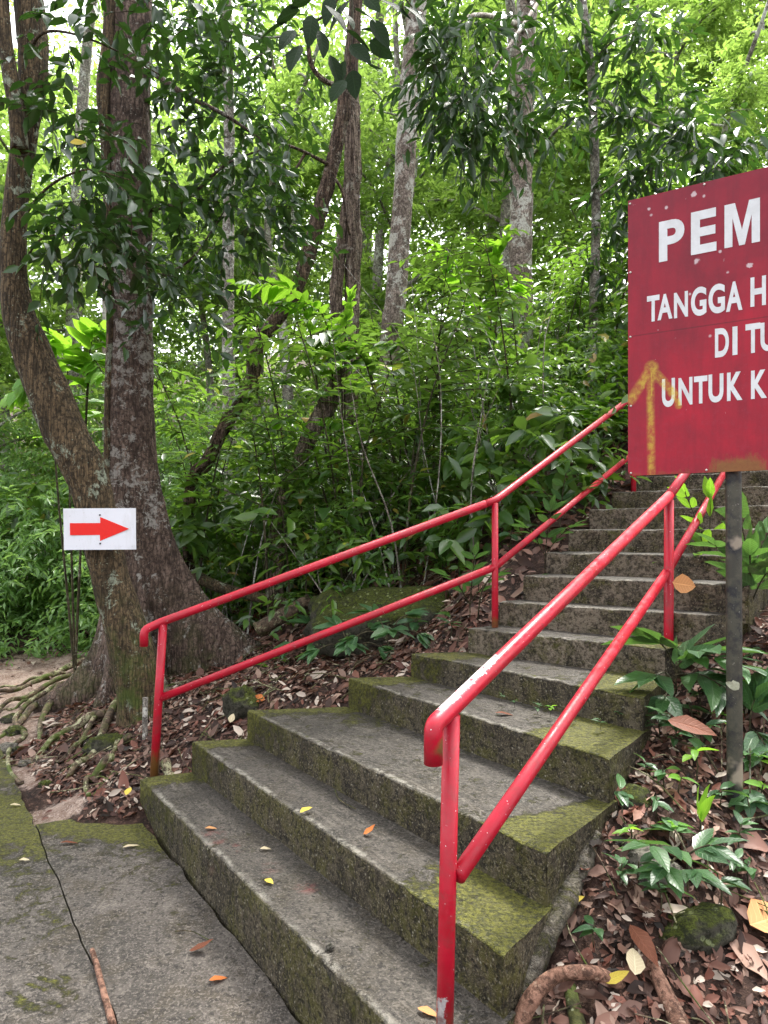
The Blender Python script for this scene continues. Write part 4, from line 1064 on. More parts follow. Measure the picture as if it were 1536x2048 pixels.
# near branch hanging into the top of the picture
nb = empty('tree_branch', P(690, -40, 3.3), 'leafy branch tip with large dark oval leaves hanging in at the top', 'branch')
mb = MB()
branch(mb, [P(740, -180, 3.4), P(700, -60, 3.3), P(660, 20, 3.25), P(600, 60, 3.2)], .012, .004)
branch(mb, [P(700, -60, 3.3), P(705, 40, 3.25), P(700, 130, 3.2)], .008, .003)
branch(mb, [P(740, -120, 3.4), P(780, -40, 3.35), P(830, 20, 3.3)], .008, .003)
link('stem', mb.mesh('stem'), M['stem'], nb)
mb = MB()
base = []; ax = []
for (px, py, dx, dy) in ((600, 20, -30, 25), (590, 60, -25, 45), (625, 30, -5, 55), (640, 60, 10, 55), (650, 10, 35, 40), (680, 20, 30, 45), (690, 60, 50, 30), (700, 90, 45, 45), (690, 120, -20, 60), (705, 140, 5, 55), (720, 110, 40, 50), (660, 70, -35, 50), (710, 20, 40, 30), (740, 40, 35, 40), (630, -10, -45, 20), (665, -10, -10, 45), (600, 90, -15, 50), (690, 160, -25, 45), (720, 60, 60, 10), (760, 0, 50, 25), (800, 10, 45, 35), (825, 10, 20, 45), (575, 45, -40, 20), (700, 0, -30, 30), (740, 80, 45, 45), (730, -10, 25, 40), (660, 110, 20, 50)):
    base.append(P(px, py, 3.2 + random.uniform(-.12, .12))); ax.append([dx, random.uniform(-25, 15), -dy])
base = np.array(base); ax = np.array(ax, dtype=float)
leaves(mb, base, ax, np.array([0, -.6, 1.0]) + .5 * rng.normal(size=(len(base), 3)), rng.uniform(.12, .17, len(base)), rng.uniform(.065, .085, len(base)), fold=.12, curl=.12, hi=2)
link('leaves', mb.mesh('leaves'), M['leaf_backlit'], nb)

# ------------------------------------------------------------------ forest behind
def in_view(p, m=620):
    px = 768 + F * p[:, 0] / p[:, 1]; py = HZ - (p[:, 2] - H) * F / p[:, 1]
    return (px > -m) & (px < 1536 + m) & (py > -m) & (py < 1500)
def forest_tree_meshes(seed, h_, r_, ll, lw, ntw, hi=0):
    global rng
    rng = np.random.default_rng(seed)
    tr = MB(); line = np.array([[0, 0, -.4], [rng.normal() * .1, rng.normal() * .1, h_ * .35], [rng.normal() * .3, rng.normal() * .3, h_ * .7], [rng.normal() * .4, rng.normal() * .4, h_]])
    c = catmull(line, 5); tube(tr, c, np.linspace(.13, .04, len(c)) * (h_ / 9), 9, rough=.15, rscale=4)
    cr = MB()
    nl = 9
    for i in range(nl):
        a = rng.uniform(0, 2 * math.pi); z0 = h_ * rng.uniform(.25, .95)
        k = int(np.argmin(np.abs(c[:, 2] - z0))); p0 = c[k]
        ln = r_ * rng.uniform(.6, 1.0) * (1.1 - .4 * z0 / h_)
        dv_ = np.array([math.cos(a), math.sin(a), rng.uniform(.1, .5)])
        e = p0 + dv_ * ln
        bc = catmull([p0, (p0 + e) / 2 + [0, 0, .12 * ln], e], 4)
        tube(tr, bc, np.linspace(.035, .012, len(bc)) * (h_ / 9), 5, cap=False)
        n = ntw // nl
        t = rng.uniform(.25, 1.1, n)[:, None]
        st = p0 + (e - p0) * t + rdir(n) * [1, 1, .55] * (rng.uniform(.1, .42, n) * ln)[:, None]
        di = rdir(n) * [1, 1, .4] + dv_ * .6
        twigs(cr, st, di, rng.uniform(.3, .6, n), 8, ll, lw, hi=hi, droop=.3)
    return tr.mesh('trunk'), cr.mesh('crown')
FT = [forest_tree_meshes(11, 9, 2.6, .15, .07, 760), forest_tree_meshes(12, 11, 3.0, .16, .075, 900), forest_tree_meshes(13, 7, 2.2, .14, .065, 620), forest_tree_meshes(14, 8, 2.6, .18, .07, 700)]
for tr, cr in FT: tr.materials.append(M['bark_grey']); cr.materials.append(M['leaf_far'])
rng = np.random.default_rng(21)
spots = [(-7.5, 13.5), (-5.2, 12.2), (-3.4, 14.0), (-1.6, 12.6), (.3, 14.2), (2.0, 12.4), (3.8, 13.8), (5.6, 12.2), (7.6, 13.6), (-9, 17), (-6.0, 17.5), (-3.0, 18), (0, 17.6), (2.8, 18), (5.4, 17), (8.2, 17.6), (-4.6, 22), (-.6, 22.5), (3.2, 22.5), (7.0, 22), (10.6, 21), (6.6, 9.4), (-6.6, 10.4), (4.3, 8.7), (-9.4, 11.5), (8.6, 10.2), (10.6, 14), (-12, 16)]
WH = ['with a gap of sky beside it', 'carrying thin pale limbs', 'with yellow-green leaves', 'with a forked crown']
for i, (x, y) in enumerate(spots):
    z = g1(x, y); px = 768 + F * x / y
    side = 'past the left edge' if px < -60 else 'at the left edge' if px < 200 else 'behind the big brown trunk' if px < 420 else 'behind the slim spotted trunk' if px < 620 else 'behind the rope-barked trunk' if px < 760 else 'behind the pale pinkish trunk' if px < 950 else 'behind the mottled trunk' if px < 1110 else 'behind the thin grey sapling' if px < 1260 else 'above the red sign' if px < 1560 else 'at the right edge'
    row = 'nearest' if y < 11 else 'front' if y < 15 else 'second' if y < 20 else 'rearmost'
    T = empty('forest_tree', (x, y, z), f'bright green forest tree of the {row} row on the slope, {side}', 'tree', 'bright forest trees up the slope')
    tr, cr = FT[i % 4]
    a = link('trunk', tr, None, T, world=False); b = link('crown', cr, None, T, world=False)
    T.rotation_euler = (0, 0, rng.uniform(0, 6.28)); sc_ = rng.uniform(.9, 1.15) * (.62 if y < 10 else 1.0 if y < 15 else 1.3 if y < 20 else 1.6); T.scale = (sc_, sc_, sc_ * rng.uniform(.9, 1.15))

# far wood that reads as one mass
mb = MB()
n = 27000
y = rng.uniform(19, 32, n); x = rng.uniform(-.9, .9, n) * y
z = gz(x, y) + rng.uniform(0, 1, n) ** 1.15 * 17
p = np.stack([x, y, z], 1)
dens = fbm(p, .32, 40, 3)
p = p[(dens > .46 + .010 * (p[:, 2] - 11)) & in_view(p)]
twigs(mb, p, rdir(len(p)) * [1, 1, .4], rng.uniform(.6, 1.2, len(p)), 8, .26, .13, droop=.3)
link('distant_woods', mb.mesh('distant_woods'), M['leaf_far'], kind='stuff')

# understory mass on the slope
mb = MB(); mb2 = MB()
n = 13500
y = rng.uniform(5.7, 13, n); x = rng.uniform(-.85, .9, n) * y
hmax = (1.0 + 1.7 * np.clip((y - 5.2) / 1.6, .25, 1)) * .35 + np.clip((y - 5.0) / 1.8, .2, 1) * 1.9 * fbm(np.stack([x, y, 0 * x], 1), .55, 50, 3)
zz = gz(x, y); z = zz + rng.uniform(0.02, 1, n) * hmax
p = np.stack([x, y, z], 1)
keep = (fbm(p, .9, 60, 3) > .40) & in_view(p)
keep &= ~((x < -.75) & (y < 6.9)); keep &= ~((x < -2.3) & (y < 9.4))                                 # path on the left
keep &= ~((x > 1.0 + (y - 5) * .8) & (x < 2.6 + (y - 5) * .8 + .6) & (y < 9))   # stairs
p = p[keep]
h = rng.uniform(size=len(p)) < .52 + .2 * (p[:, 1] > 8.5)
for msk, m_ in ((h, mb), (~h, mb2)):
    q = p[msk]
    kind_ = vnoise(q, 1.1, 88) + rng.normal(size=len(q)) * .08            # species in patches
    for lo_, hi_, ll_, lw_, m2, dr_ in ((-9, .40, .085, .036, 10, .25), (.40, .62, .14, .05, 8, .35), (.62, 9, .22, .095, 5, .55)):
        qq = q[(kind_ >= lo_) & (kind_ < hi_)]
        twigs(m_, qq, rdir(len(qq)) * [1, 1, .35] + [0, -.25, 0], rng.uniform(.25, .55, len(qq)), m2, ll_, lw_, hi=1, droop=dr_)
link('undergrowth', mb.mesh('undergrowth'), M['leaf_mid'], kind='stuff')
link('undergrowth', mb2.mesh('undergrowth'), M['leaf_deep'], kind='stuff')

# dry stems and hanging tendrils among the leaves
mb = MB()
for i in range(190):
    y = rng.uniform(5.6, 9.5); x = rng.uniform(-.30, .42) * y
    if y < 6.6 and x < -.5 or x > .35 + (y - 4.9) * .72: continue
    h0 = rng.uniform(.5, 2.4); lx, ly = rng.normal(size=2) * .35 * h0
    z = g1(x, y)
    c = catmull([[x, y, z - .05], [x + lx * .3 + rng.normal() * .05, y + ly * .3, z + h0 * .4], [x + lx * .6 + rng.normal() * .08, y + ly * .6, z + h0 * .75], [x + lx, y + ly, z + h0]], 4)
    tube(mb, c, np.linspace(rng.uniform(.004, .011), .002, len(c)), 5, cap=False)
link('dry_stems', mb.mesh('dry_stems'), M['bark_grey'], kind='stuff')

# pale bushes on the left beyond the path
mb = MB()
n = 4200
y = rng.uniform(8.6, 12, n); x = rng.uniform(-.9, -.22, n) * y
z = gz(x, y) + rng.uniform(0, 1, n) ** 1.1 * (1.3 + (y - 8.6) * .8)
p = np.stack([x, y, z], 1); p = p[(fbm(p, 1.2, 70, 3) > .42) & in_view(p)]
twigs(mb, p, rdir(len(p)) * [1, 1, .3] + [.1, -.35, -.1], rng.uniform(.3, .6, len(p)), 10, .14, .04, droop=.55)
link('shrubbery', mb.mesh('shrubbery'), M['leaf_soft'], kind='stuff')

# saplings: individuals with a stem and leaves
def sapling_meshes(seed, h_, ll, lw, nb_, hi=1, m=8):
    global rng
    rng = np.random.default_rng(seed)
    st = MB(); lf = MB()
    bend_ = rng.normal(size=2) * .18 * h_
    c = catmull([[0, 0, -.1], [bend_[0] * .2, bend_[1] * .2, h_ * .4], [bend_[0] * .55, bend_[1] * .55, h_ * .75], [bend_[0], bend_[1], h_]], 5)
    tube(st, c, np.linspace(.012, .004, len(c)), 6)
    t = rng.integers(int(len(c) * .35), len(c), nb_)
    S = c[t]; a = rng.uniform(0, 6.28, nb_)
    D = np.stack([np.cos(a), np.sin(a), rng.uniform(-.1, .6, nb_)], 1)
    r_ = twigs(lf, S, D, rng.uniform(.25, .5, nb_), m, ll, lw, hi=hi, droop=.35, pinnate=True)
    twig_stems(st, *r_, r=.004)
    return st.mesh('stem'), lf.mesh('foliage')
SP = [sapling_meshes(31, 1.6, .15, .05, 16), sapling_meshes(32, 2.1, .17, .055, 20), sapling_meshes(33, 1.2, .14, .05, 13), sapling_meshes(34, 2.5, .16, .06, 24), sapling_meshes(35, .8, .13, .05, 9)]
for i, (a, b) in enumerate(SP): a.materials.append(M['stem']); b.materials.append(M[('leaf_mid', 'leaf_deep', 'leaf_mid', 'leaf_mid', 'leaf_near')[i]])
rng = np.random.default_rng(5)
cnt = 0
while cnt < 80:
    y = rng.uniform(5.2, 10.0); x = rng.uniform(-.32, .52) * y
    if x > .35 + (y - 4.9) * .72 and x < 2.9 + (y - 5) * .8 and y < 8.5: continue
    if y < 6.4 and x < -.6: continue
    if y < 5.9 and x < .9: continue
    k = int(rng.integers(0, 5))
    T = empty('sapling', (x, y, g1(x, y)), 'slender green sapling with rows of glossy leaves in the shaded understory', 'sapling', 'saplings in the shaded understory')
    link('stem', SP[k][0], None, T, world=False); link('foliage', SP[k][1], None, T, world=False)
    T.rotation_euler = (0, 0, rng.uniform(0, 6.28)); s_ = rng.uniform(.75, 1.2); T.scale = (s_, s_, s_); cnt += 1

# ------------------------------------------------------------------ single plants
def plant(name, base, label, cat, fronds, mat='leaf_near', stemr=.004, group=None):
    """fronds: list of (start, tip, leaf length, leaf width, pairs) in world coordinates; pinnate leaves along an arching rib"""
    T = empty(name, base, label, cat, group)
    st = MB(); lf = MB()
    for (a, b, ll, lw, m, *o) in fronds:
        a = np.asarray(a, dtype=float); b = np.asarray(b, dtype=float)
        arch = o[0] if o else .12
        mid_ = (a + b) / 2 + [0, 0, arch * np.linalg.norm(b - a)]
        c = catmull([a, mid_, b], 8)
        tube(st, np.vstack([[base - np.array([0, 0, .05])], c]) if np.linalg.norm(base - a) > .01 else c, stemr, 5, cap=False)
        k = np.linspace(len(c) * (.3 if m > 2 else .9), len(c) - 1.01, m).astype(int)
        T_, A_, B_ = frames(c)
        pos = np.repeat(c[k], 2, axis=0); dirn = np.repeat(T_[k], 2, axis=0)
        side = norm(np.cross(dirn, [0, 0, 1.0])); sg = np.tile([1, -1], m)[:, None]
        ax = side * sg * (.9 if m > 2 else .6) + dirn * .75 + .12 * rng.normal(size=(2 * m, 3)); ax[:, 2] -= .12
        up_ = np.cross(side, dirn); up_ = np.where(up_[:, 2:3] < 0, -up_, up_)
        sz = rng.uniform(.85, 1.12, 2 * m) * 1.15
        leaves(lf, pos, ax, up_ + .2 * rng.normal(size=(2 * m, 3)), ll * sz, lw * sz, fold=.12, curl=.15, hi=2, wave=.03)
        leaves(lf, c[-1:], T_[-1:], np.array([[0, 0, 1.0]]), ll * 1.05, lw * 1.05, fold=.12, curl=.2, hi=2, wave=.03)
    link('stem', st.mesh('stem'), M['stem'], T); link('leaves', lf.mesh('leaves'), M[mat], T)
    return T
def gp(px, py, z=None, Y=None):
    """ground point below a pixel: walk the ray onto the terrain"""
    for Yk in np.arange(1.5, 14, .01):
        p = P(px, py, Yk)
        if p[2] <= g1(p[0], p[1]) + .005: return p
    return P(px, py, 14)
b = gp(1352, 1390)
plant('broadleaf_plant', b, 'bushy plant with long toothed pale green leaves overhanging the steps left of the sign post', 'plant',
      [(b + [0, 0, .10], P(1320, 1285, b[1] - .12), .24, .075, 2), (b + [0, 0, .14], P(1420, 1300, b[1] - .15), .25, .07, 3), (b + [0, 0, .05], P(1310, 1350, b[1] - .2), .18, .075, 2), (b + [0, 0, .1], P(1450, 1375, b[1] - .2), .22, .06, 4), (b + [0, 0, .1], P(1370, 1310, b[1]), .2, .07, 3), (b + [0, 0, .16], P(1480, 1330, b[1] - .22), .22, .06, 3), (b + [0, 0, .04], P(1330, 1395, b[1] - .25), .13, .06, 2)])
b = gp(1375, 1790)
plant('seedling', b, 'dark seedling with pleated serrated leaves low on the litter at lower right', 'plant',
      [(b + [0, 0, .14], P(1300, 1690, b[1] - .1), .13, .05, 3, .05), (b + [0, 0, .14], P(1420, 1690, b[1] - .02), .12, .045, 3, .05), (b + [0, 0, .14], P(1350, 1660, b[1] + .12), .12, .05, 2, .05), (b + [0, 0, .12], P(1385, 1740, b[1] - .16), .12, .045, 2, .02), (b + [0, 0, .15], P(1330, 1735, b[1] - .16), .11, .045, 2, .02)])
b = gp(1400, 1690)
plant('seedling', b, 'bright green two-leaved seedling standing above the pleated seedling', 'plant',
      [(b + [0, 0, .02], P(1402, 1640, b[1]), .13, .045, 1, .0)], mat='leaf_bright')
b = gp(1440, 1560)
plant('climbing_seedling', b, 'thin stem with paired oval leaves arching left of the sign post', 'plant',
      [(b + [0, 0, .02], P(1330, 1430, b[1] + .1), .085, .04, 6, .15)])
b = gp(1300, 1450)
plant('fern_tuft', b, 'small tuft of fine leaflets growing from the side of the mossy step', 'fern',
      [(P(1262, 1440, b[1] - .1), P(1240, 1425, b[1] - .12), .03, .014, 4), (P(1262, 1440, b[1] - .1), P(1290, 1440, b[1] - .15), .03, .014, 4), (P(1262, 1440, b[1] - .1), P(1265, 1415, b[1] - .1), .035, .018, 4), (P(1262, 1445, b[1] - .1), P(1250, 1470, b[1] - .15), .03, .014, 4)], stemr=.0015)
b = gp(1500, 1250)
plant('broadleaf_plant', b, 'leafy plant with large corrugated leaves right behind the sign post', 'plant',
      [(b + [0, 0, .2], P(1480, 1030, b[1]), .17, .07, 4), (b + [0, 0, .2], P(1540, 1060, b[1]), .18, .075, 4), (b + [0, 0, .1], P(1550, 1130, b[1] - .2), .18, .075, 3), (b + [0, 0, .1], P(1500, 1110, b[1] - .2), .17, .07, 3), (b + [0, 0, .15], P(1430, 1090, b[1] - .1), .15, .06, 3)])
b = gp(1420, 1180)
plant('broadleaf_plant', b, 'fresh green sprig reaching over the upper steps below the red sign', 'plant',
      [(b + [0, 0, .1], P(1370, 985, b[1] - .05), .12, .05, 4, .1), (b + [0, 0, .1], P(1420, 990, b[1]), .14, .055, 3, .1), (b + [0, 0, .1], P(1400, 1110, b[1] - .2), .12, .05, 3), (b + [0, 0, .1], P(1330, 1120, b[1] - .1), .09, .04, 3)], mat='leaf_bright')
b = gp(1380, 1250)
plant('broadleaf_plant', b, 'dark low shrub crowding the foot of the upper right railing post', 'plant',
      [(b + [0, 0, .1], P(1330, 1190, b[1] - .1), .10, .04, 4), (b + [0, 0, .1], P(1440, 1200, b[1]), .12, .05, 4), (b + [0, 0, .05], P(1370, 1230, b[1] - .15), .11, .05, 3), (b + [0, 0, .05], P(1420, 1250, b[1] - .2), .13, .055, 3)])
b = gp(1500, 1480)
plant('broadleaf_plant', b, 'glossy plant at the right edge, right of the sign post foot', 'plant',
      [(b + [0, 0, .1], P(1540, 1360, b[1]), .16, .065, 4), (b + [0, 0, .1], P(1510, 1400, b[1]), .14, .055, 3), (b + [0, 0, .05], P(1530, 1490, b[1] - .1), .15, .05, 4), (b + [0, 0, .02], P(1500, 1590, b[1] - .3), .10, .045, 2)])
# left of the steps
b = gp(455, 1010)
plant('broadleaf_plant', b, 'seedling with three large bright upright leaves right of the big trunk', 'plant',
      [(b + [0, 0, .3], P(440, 950, b[1] - .3), .36, .14, 1, 0), (b + [0, 0, .3], P(430, 960, b[1] - .3), .3, .11, 1, 0)], mat='leaf_bright')
for (px, py, lbl) in ((700, 1300, 'dark broad-leaved plant below the mossy boulder, left of the fifth step'), (775, 1275, 'dark broad-leaved plant against the right end of the mossy boulder'), (640, 1285, 'dark low plant at the left end of the mossy boulder')):
    b = gp(px, py + 30)
    plant('broadleaf_plant', b, lbl, 'plant', [(b + [0, 0, .08], b + [d_[0], d_[1], d_[2]], .15, .065, 2, .2) for d_ in ((-.22, -.1, .12), (.22, -.12, .14), (.02, -.2, .18), (-.1, .1, .26), (.14, .06, .25))])
for (px, py, lbl) in ((940, 1240, 'thin grass-like plant beside the middle post of the left railing'), (1120, 1060, 'small seedling just left of the upper steps'), (1090, 1140, 'pale-leaved seedling at the left end of the seventh step')):
    b = gp(px, py)
    plant('seedling', b, lbl, 'plant', [(b + [0, 0, .1], b + [d_[0], d_[1], d_[2]], .11, .04, 3, .1) for d_ in ((-.16, -.1, .3), (.16, -.12, .3), (.02, -.1, .42))])
def seedling_mesh(seed):
    r_ = np.random.default_rng(seed); lf = MB(); n_ = int(r_.integers(4, 8)); a = r_.uniform(0, 6.28, n_)
    st = MB(); tube(st, [[0, 0, -.03], [.01, 0, .05], [.0, .01, .11]], .003, 5)
    ax = np.stack([np.cos(a), np.sin(a), r_.uniform(-.1, .5, n_)], 1)
    leaves(lf, np.stack([0 * a, 0 * a, r_.uniform(.06, .11, n_)], 1), ax, np.array([0, 0, 1.0]) + .3 * r_.normal(size=(n_, 3)), r_.uniform(.06, .11, n_), r_.uniform(.025, .042, n_), fold=.15, curl=.25, hi=2)
    return st.mesh('stem'), lf.mesh('leaves')
SD = [seedling_mesh(91 + i) for i in range(4)]
for i, (a, b_) in enumerate(SD): a.materials.append(M['stem']); b_.materials.append(M['leaf_near' if i < 3 else 'leaf_bright'])
for i, (px, py) in enumerate(((1290, 1560), (1330, 1590), (1480, 1700), (1260, 1700), (1440, 1820), (1500, 1780), (1350, 1500), (1390, 1560), (1500, 1650), (1190, 1900), (1240, 1770), (1450, 1480), (1320, 1480), (1400, 1330), (1460, 1400), (1520, 1560), (1100, 1195), (960, 1190), (880, 1160), (560, 1340), (610, 1330), (830, 1280), (900, 1275), (520, 1350), (680, 1160), (1020, 1100), (740, 1130), (1060, 1060), (1140, 1000), (1310, 1640), (1500, 1330), (1520, 1420), (1490, 1440), (1515, 1500), (1500, 1560), (1525, 1620), (1440, 1620), (1380, 1460), (1410, 1500), (1360, 1600), (1470, 1760), (1320, 1830), (1280, 1780), (1350, 1690), (1240, 1640), (1400, 1420))):
    b = gp(px, py); k = i % 4
    T = empty('weed', b, 'tiny green weed seedling sprouting through the leaf litter', 'weed', 'weeds sprouting through the leaf litter')
    link('stem', SD[k][0], None, T, world=False); link('leaves', SD[k][1], None, T, world=False)
    T.rotation_euler = (0, 0, i * 1.7); q_ = .7 + .5 * ((i * 37) % 10) / 10 + (.4 if py < 1300 else 0); T.scale = (q_, q_, q_)
for i, (px, py, k) in enumerate(((1003, 1400, 5), (1030, 1412, 5), (1075, 1425, 5), (1100, 1430, 5), (1150, 1440, 5), (1055, 1500, 4), (1200, 1455, 5), (1180, 1560, 4), (1225, 1330, 6))):
    b = PZ(px, py, ZS[k - 1] + .02); T = empty('weed', b, 'minute green weed rooted in the crack at the foot of a mossy step riser', 'weed', 'minute weeds in the cracks between the steps')
    link('stem', SD[i % 4][0], None, T, world=False); link('leaves', SD[i % 4][1], None, T, world=False)
    T.rotation_euler = (0, 0, i * 2.1); q_ = .32 + .05 * (i % 4); T.scale = (q_, q_, q_ * .8)
# fishtail palm: bright fronds in the middle
b = gp(690, 1180); b = P(690, 900, 7.3); b[2] = g1(b[0], b[1])
def palm(b, fr, label, mat):
    T = empty('fishtail_palm', b, label, 'palm'); st = MB(); lf = MB()
    for (tip, mid_, ll) in fr:
        c = catmull([b, (b + mid_) / 2 + [0, 0, .1], mid_, tip], 10)
        tube(st, c, np.linspace(.014, .004, len(c)), 6, cap=False)
        k = np.arange(int(len(c) * .5), len(c)); T_, A_, B_ = frames(c)
        n_ = len(k); pos = np.repeat(c[k], 2, 0); dn = np.repeat(T_[k], 2, 0)
        side = norm(np.cross(dn, [0, 0, 1.0])); sg = np.tile([1, -1], n_)[:, None]
        ax = side * sg + dn * .6 + .15 * rng.normal(size=(2 * n_, 3)); ax[:, 2] -= .25
        sz = ll * (1 - .4 * np.abs(np.repeat(np.linspace(-.6, 1, n_), 2))) * rng.uniform(.85, 1.15, 2 * n_)
        leaves(lf, pos, ax, np.array([0, -.2, 1.0]) + .25 * rng.normal(size=(2 * n_, 3)), sz, sz * .36, fold=.1, curl=.2, hi=2, wave=.05)
    link('stem', st.mesh('stem'), M['stem'], T); link('fronds', lf.mesh('fronds'), M[mat], T)
palm(b, [(P(470, 565, 7.0), P(600, 600, 7.0), .32), (P(560, 600, 6.8), P(650, 640, 7.0), .3), (P(700, 590, 7.2), P(690, 680, 7.2), .3), (P(650, 690, 6.7), P(680, 720, 7.0), .3)], 'bright fishtail palm with jagged leaflets spreading before the trunks', 'leaf_bright')
b = P(840, 1040, 7.0); b[2] = g1(b[0], b[1])
palm(b, [(P(560, 700, 6.4), P(700, 670, 6.7), .28), (P(800, 690, 6.5), P(780, 700, 6.8), .28), (P(620, 740, 6.4), P(720, 710, 6.7), .24)], 'dark fishtail palm arching over the understory with grey-backed leaflets', 'leaf_mid')
b = P(700, 1050, 6.9); b[2] = g1(b[0], b[1])
palm(b, [(P(490, 860, 6.5), P(600, 845, 6.7), .22), (P(690, 850, 6.5), P(660, 850, 6.7), .2)], 'low bright palm frond spreading across the gnarled stem', 'leaf_bright')
b = P(1000, 1050, 7.2); b[2] = g1(b[0], b[1])
palm(b, [(P(700, 950, 6.3), P(850, 945, 6.7), .2), (P(950, 980, 6.3), P(960, 960, 6.8), .2)], 'low green palm frond left of the middle railing post', 'leaf_mid')
# bright broad leaves left behind the curved trunk
b = P(150, 1000, 7.6); b[2] = g1(b[0], b[1])
palm(b, [(P(70, 690, 7.4), P(130, 700, 7.4), .42), (P(210, 660, 7.4), P(180, 700, 7.4), .42), (P(20, 790, 7.3), P(90, 760, 7.4), .4), (P(210, 750, 7.2), P(180, 740, 7.4), .36)], 'ginger-like plant with long bright green leaves between curved and big trunk', 'leaf_bright')
b = P(960, 900, 7.8); b[2] = g1(b[0], b[1])
palm(b, [(P(870, 490, 7.6), P(920, 560, 7.6), .3), (P(1010, 470, 7.6), P(990, 550, 7.6), .3), (P(960, 480, 7.5), P(960, 560, 7.6), .28), (P(1040, 560, 7.4), P(1000, 600, 7.6), .3)], 'young tree top with yellow-green new leaves in front of the mottled trunk', 'leaf_bright')
b = P(1190, 1000, 7.0); b[2] = g1(b[0], b[1])
palm(b, [(P(1220, 800, 6.6), P(1200, 840, 6.8), .3), (P(1160, 830, 6.6), P(1180, 850, 6.8), .28), (P(1120, 790, 6.9), P(1160, 820, 6.9), .26), (P(1240, 690, 7.2), P(1210, 760, 7.0), .28)], 'broad-leaved green shrub above the left rail beside the red sign', 'leaf_bright')

# ------------------------------------------------------------------ rocks
def rock(name, c, r, label, mat, seed, cat='rock', sub=None):
    n_u, n_v = 40, 24
    u = np.linspace(0, 2 * math.pi, n_u, endpoint=False); v = np.linspace(-math.pi / 2, math.pi / 2, n_v)
    S = np.stack([np.cos(v)[:, None] * np.cos(u)[None], np.cos(v)[:, None] * np.sin(u)[None], np.sin(v)[:, None] * np.ones_like(u)[None]], -1).reshape(-1, 3)
    k = 1 + (fbm(S, 1.3, seed, 3) - .5) * .9 + (fbm(S, 5, seed + 5, 2) - .5) * .15
    V = S * k[:, None] * np.array(r) + np.array(c)
    ii = np.arange(n_v - 1)[:, None] * n_u; j = np.arange(n_u)[None]
    me = np_mesh(name, V, [np.stack([ii + j, ii + (j + 1) % n_u, ii + n_u + (j + 1) % n_u, ii + n_u + j], -1).reshape(-1, 4)])
    o = link(name, me, M[mat]); at(o, c); return tag(o, label, cat)
rock('boulder', P(790, 1248, 5.5), (.62, .4, .26), 'long dark boulder with a bright moss patch behind the left railing', 'rock_moss', 3)
rock('boulder', P(700, 1240, 5.75), (.35, .3, .25), 'lower rounded boulder speckled with tiny pale leaves, left of the mossy one', 'rock_moss', 13)
b = gp(482, 1440); rock('rock', b + [0, .1, .06], (.12, .12, .13), 'mossy green stone beside the left end of the third step', 'rock_moss', 4)
b = gp(1400, 1870); rock('rock', b + [0, .05, .0], (.14, .1, .07), 'flat mossy stone in the litter at lower right', 'rock_moss', 6)
b = gp(1330, 1800); rock('rock', b + [0, .12, .0], (.10, .1, .12), 'dark stone behind the pleated seedling', 'rock', 7)
b = gp(1275, 1610); rock('rock', b + [0, .05, .0], (.09, .07, .06), 'low mossy stone by the side wall of the fourth step', 'rock_moss', 8)
b = gp(215, 1500); rock('rock', b + [0, .05, .0], (.17, .08, .09), 'slanted mossy stone among the roots', 'rock_moss', 9)
for i, (px, py, r_, lb) in enumerate(((25, 1440, .09, 'yellow-mossed'), (30, 1465, .08, 'second yellow-mossed'), (12, 1500, .09, 'grey'), (40, 1500, .05, 'smaller mossy'), (50, 1528, .045, 'round bare brown'), (90, 1570, .05, 'flat mossy'))):
    b = gp(px, py); rock('stone', b, (r_, r_ * .8, r_ * .6), f'{lb} stone by the roots at the left edge, {["topmost of the row", "below the topmost", "at the very edge", "below the winding root", "near the sand patch", "in the sand patch"][i]}', 'rock' if i in (2, 4) else 'rock_moss', 20 + i)

# fallen log, branches, roots
def stick(name, pts, r0, r1, mat, label, cat, rough=.2):
    mb = MB(); c = catmull(pts, 7); tube(mb, c, np.linspace(r0, r1, len(c)), 9, rough=rough, rscale=11)
    o = link(name, mb.mesh(name), M[mat]); at(o, pts[0]); return tag(o, label, cat)
stick('fallen_log', [P(385, 1150, 7.0), P(440, 1175, 6.8), P(520, 1195, 6.6), P(590, 1210, 6.5)], .06, .04, 'bark_curved', 'dark fallen log lying behind the big trunk', 'log')
stick('fallen_log', [P(515, 1260, 6.1), P(560, 1235, 6.1), P(620, 1200, 6.2)], .07, .06, 'root', 'pale mossy log end between buttress root and boulder', 'log')
stick('fallen_branch', [P(545, 1385, 4.9), P(600, 1362, 5.0), P(680, 1340, 5.1), P(740, 1325, 5.2)], .022, .012, 'root', 'bare fallen branch on the litter left of the fourth step', 'branch')
stick('tree_root', [PZ(1030, 2080, .12), PZ(1055, 2010, .20), PZ(1105, 1955, .27), PZ(1165, 1945, .29), PZ(1215, 1955, .26), PZ(1260, 1985, .18)], .027, .017, 'root_red', 'arched reddish root looping over the litter at the bottom', 'root')
stick('tree_root', [PZ(1285, 1870, .30), PZ(1305, 1930, .26), PZ(1335, 1995, .22), PZ(1375, 2080, .17)], .016, .030, 'root_red', 'straight reddish root at the bottom right', 'root')
stick('tree_root', [PZ(1135, 1960, .20), PZ(1145, 2000, .19), PZ(1160, 2070, .16)], .022, .024, 'root_moss', 'short mossy root under the arched root', 'root')
b = gp(290, 1475)
stick('stake', [b - [0, 0, .1], b + [0, 0, .12], P(291, 1395, b[1])], .018, .018, 'bark_grey', 'short grey wooden stake at the foot of the curved trunk', 'stake', .05)
stick('vine_stem', [P(1000, 1130, 4.6), P(965, 1180, 4.6), P(955, 1240, 4.65)], .006, .005, 'stem', 'dry thin stem leaning against the middle left post', 'stem')

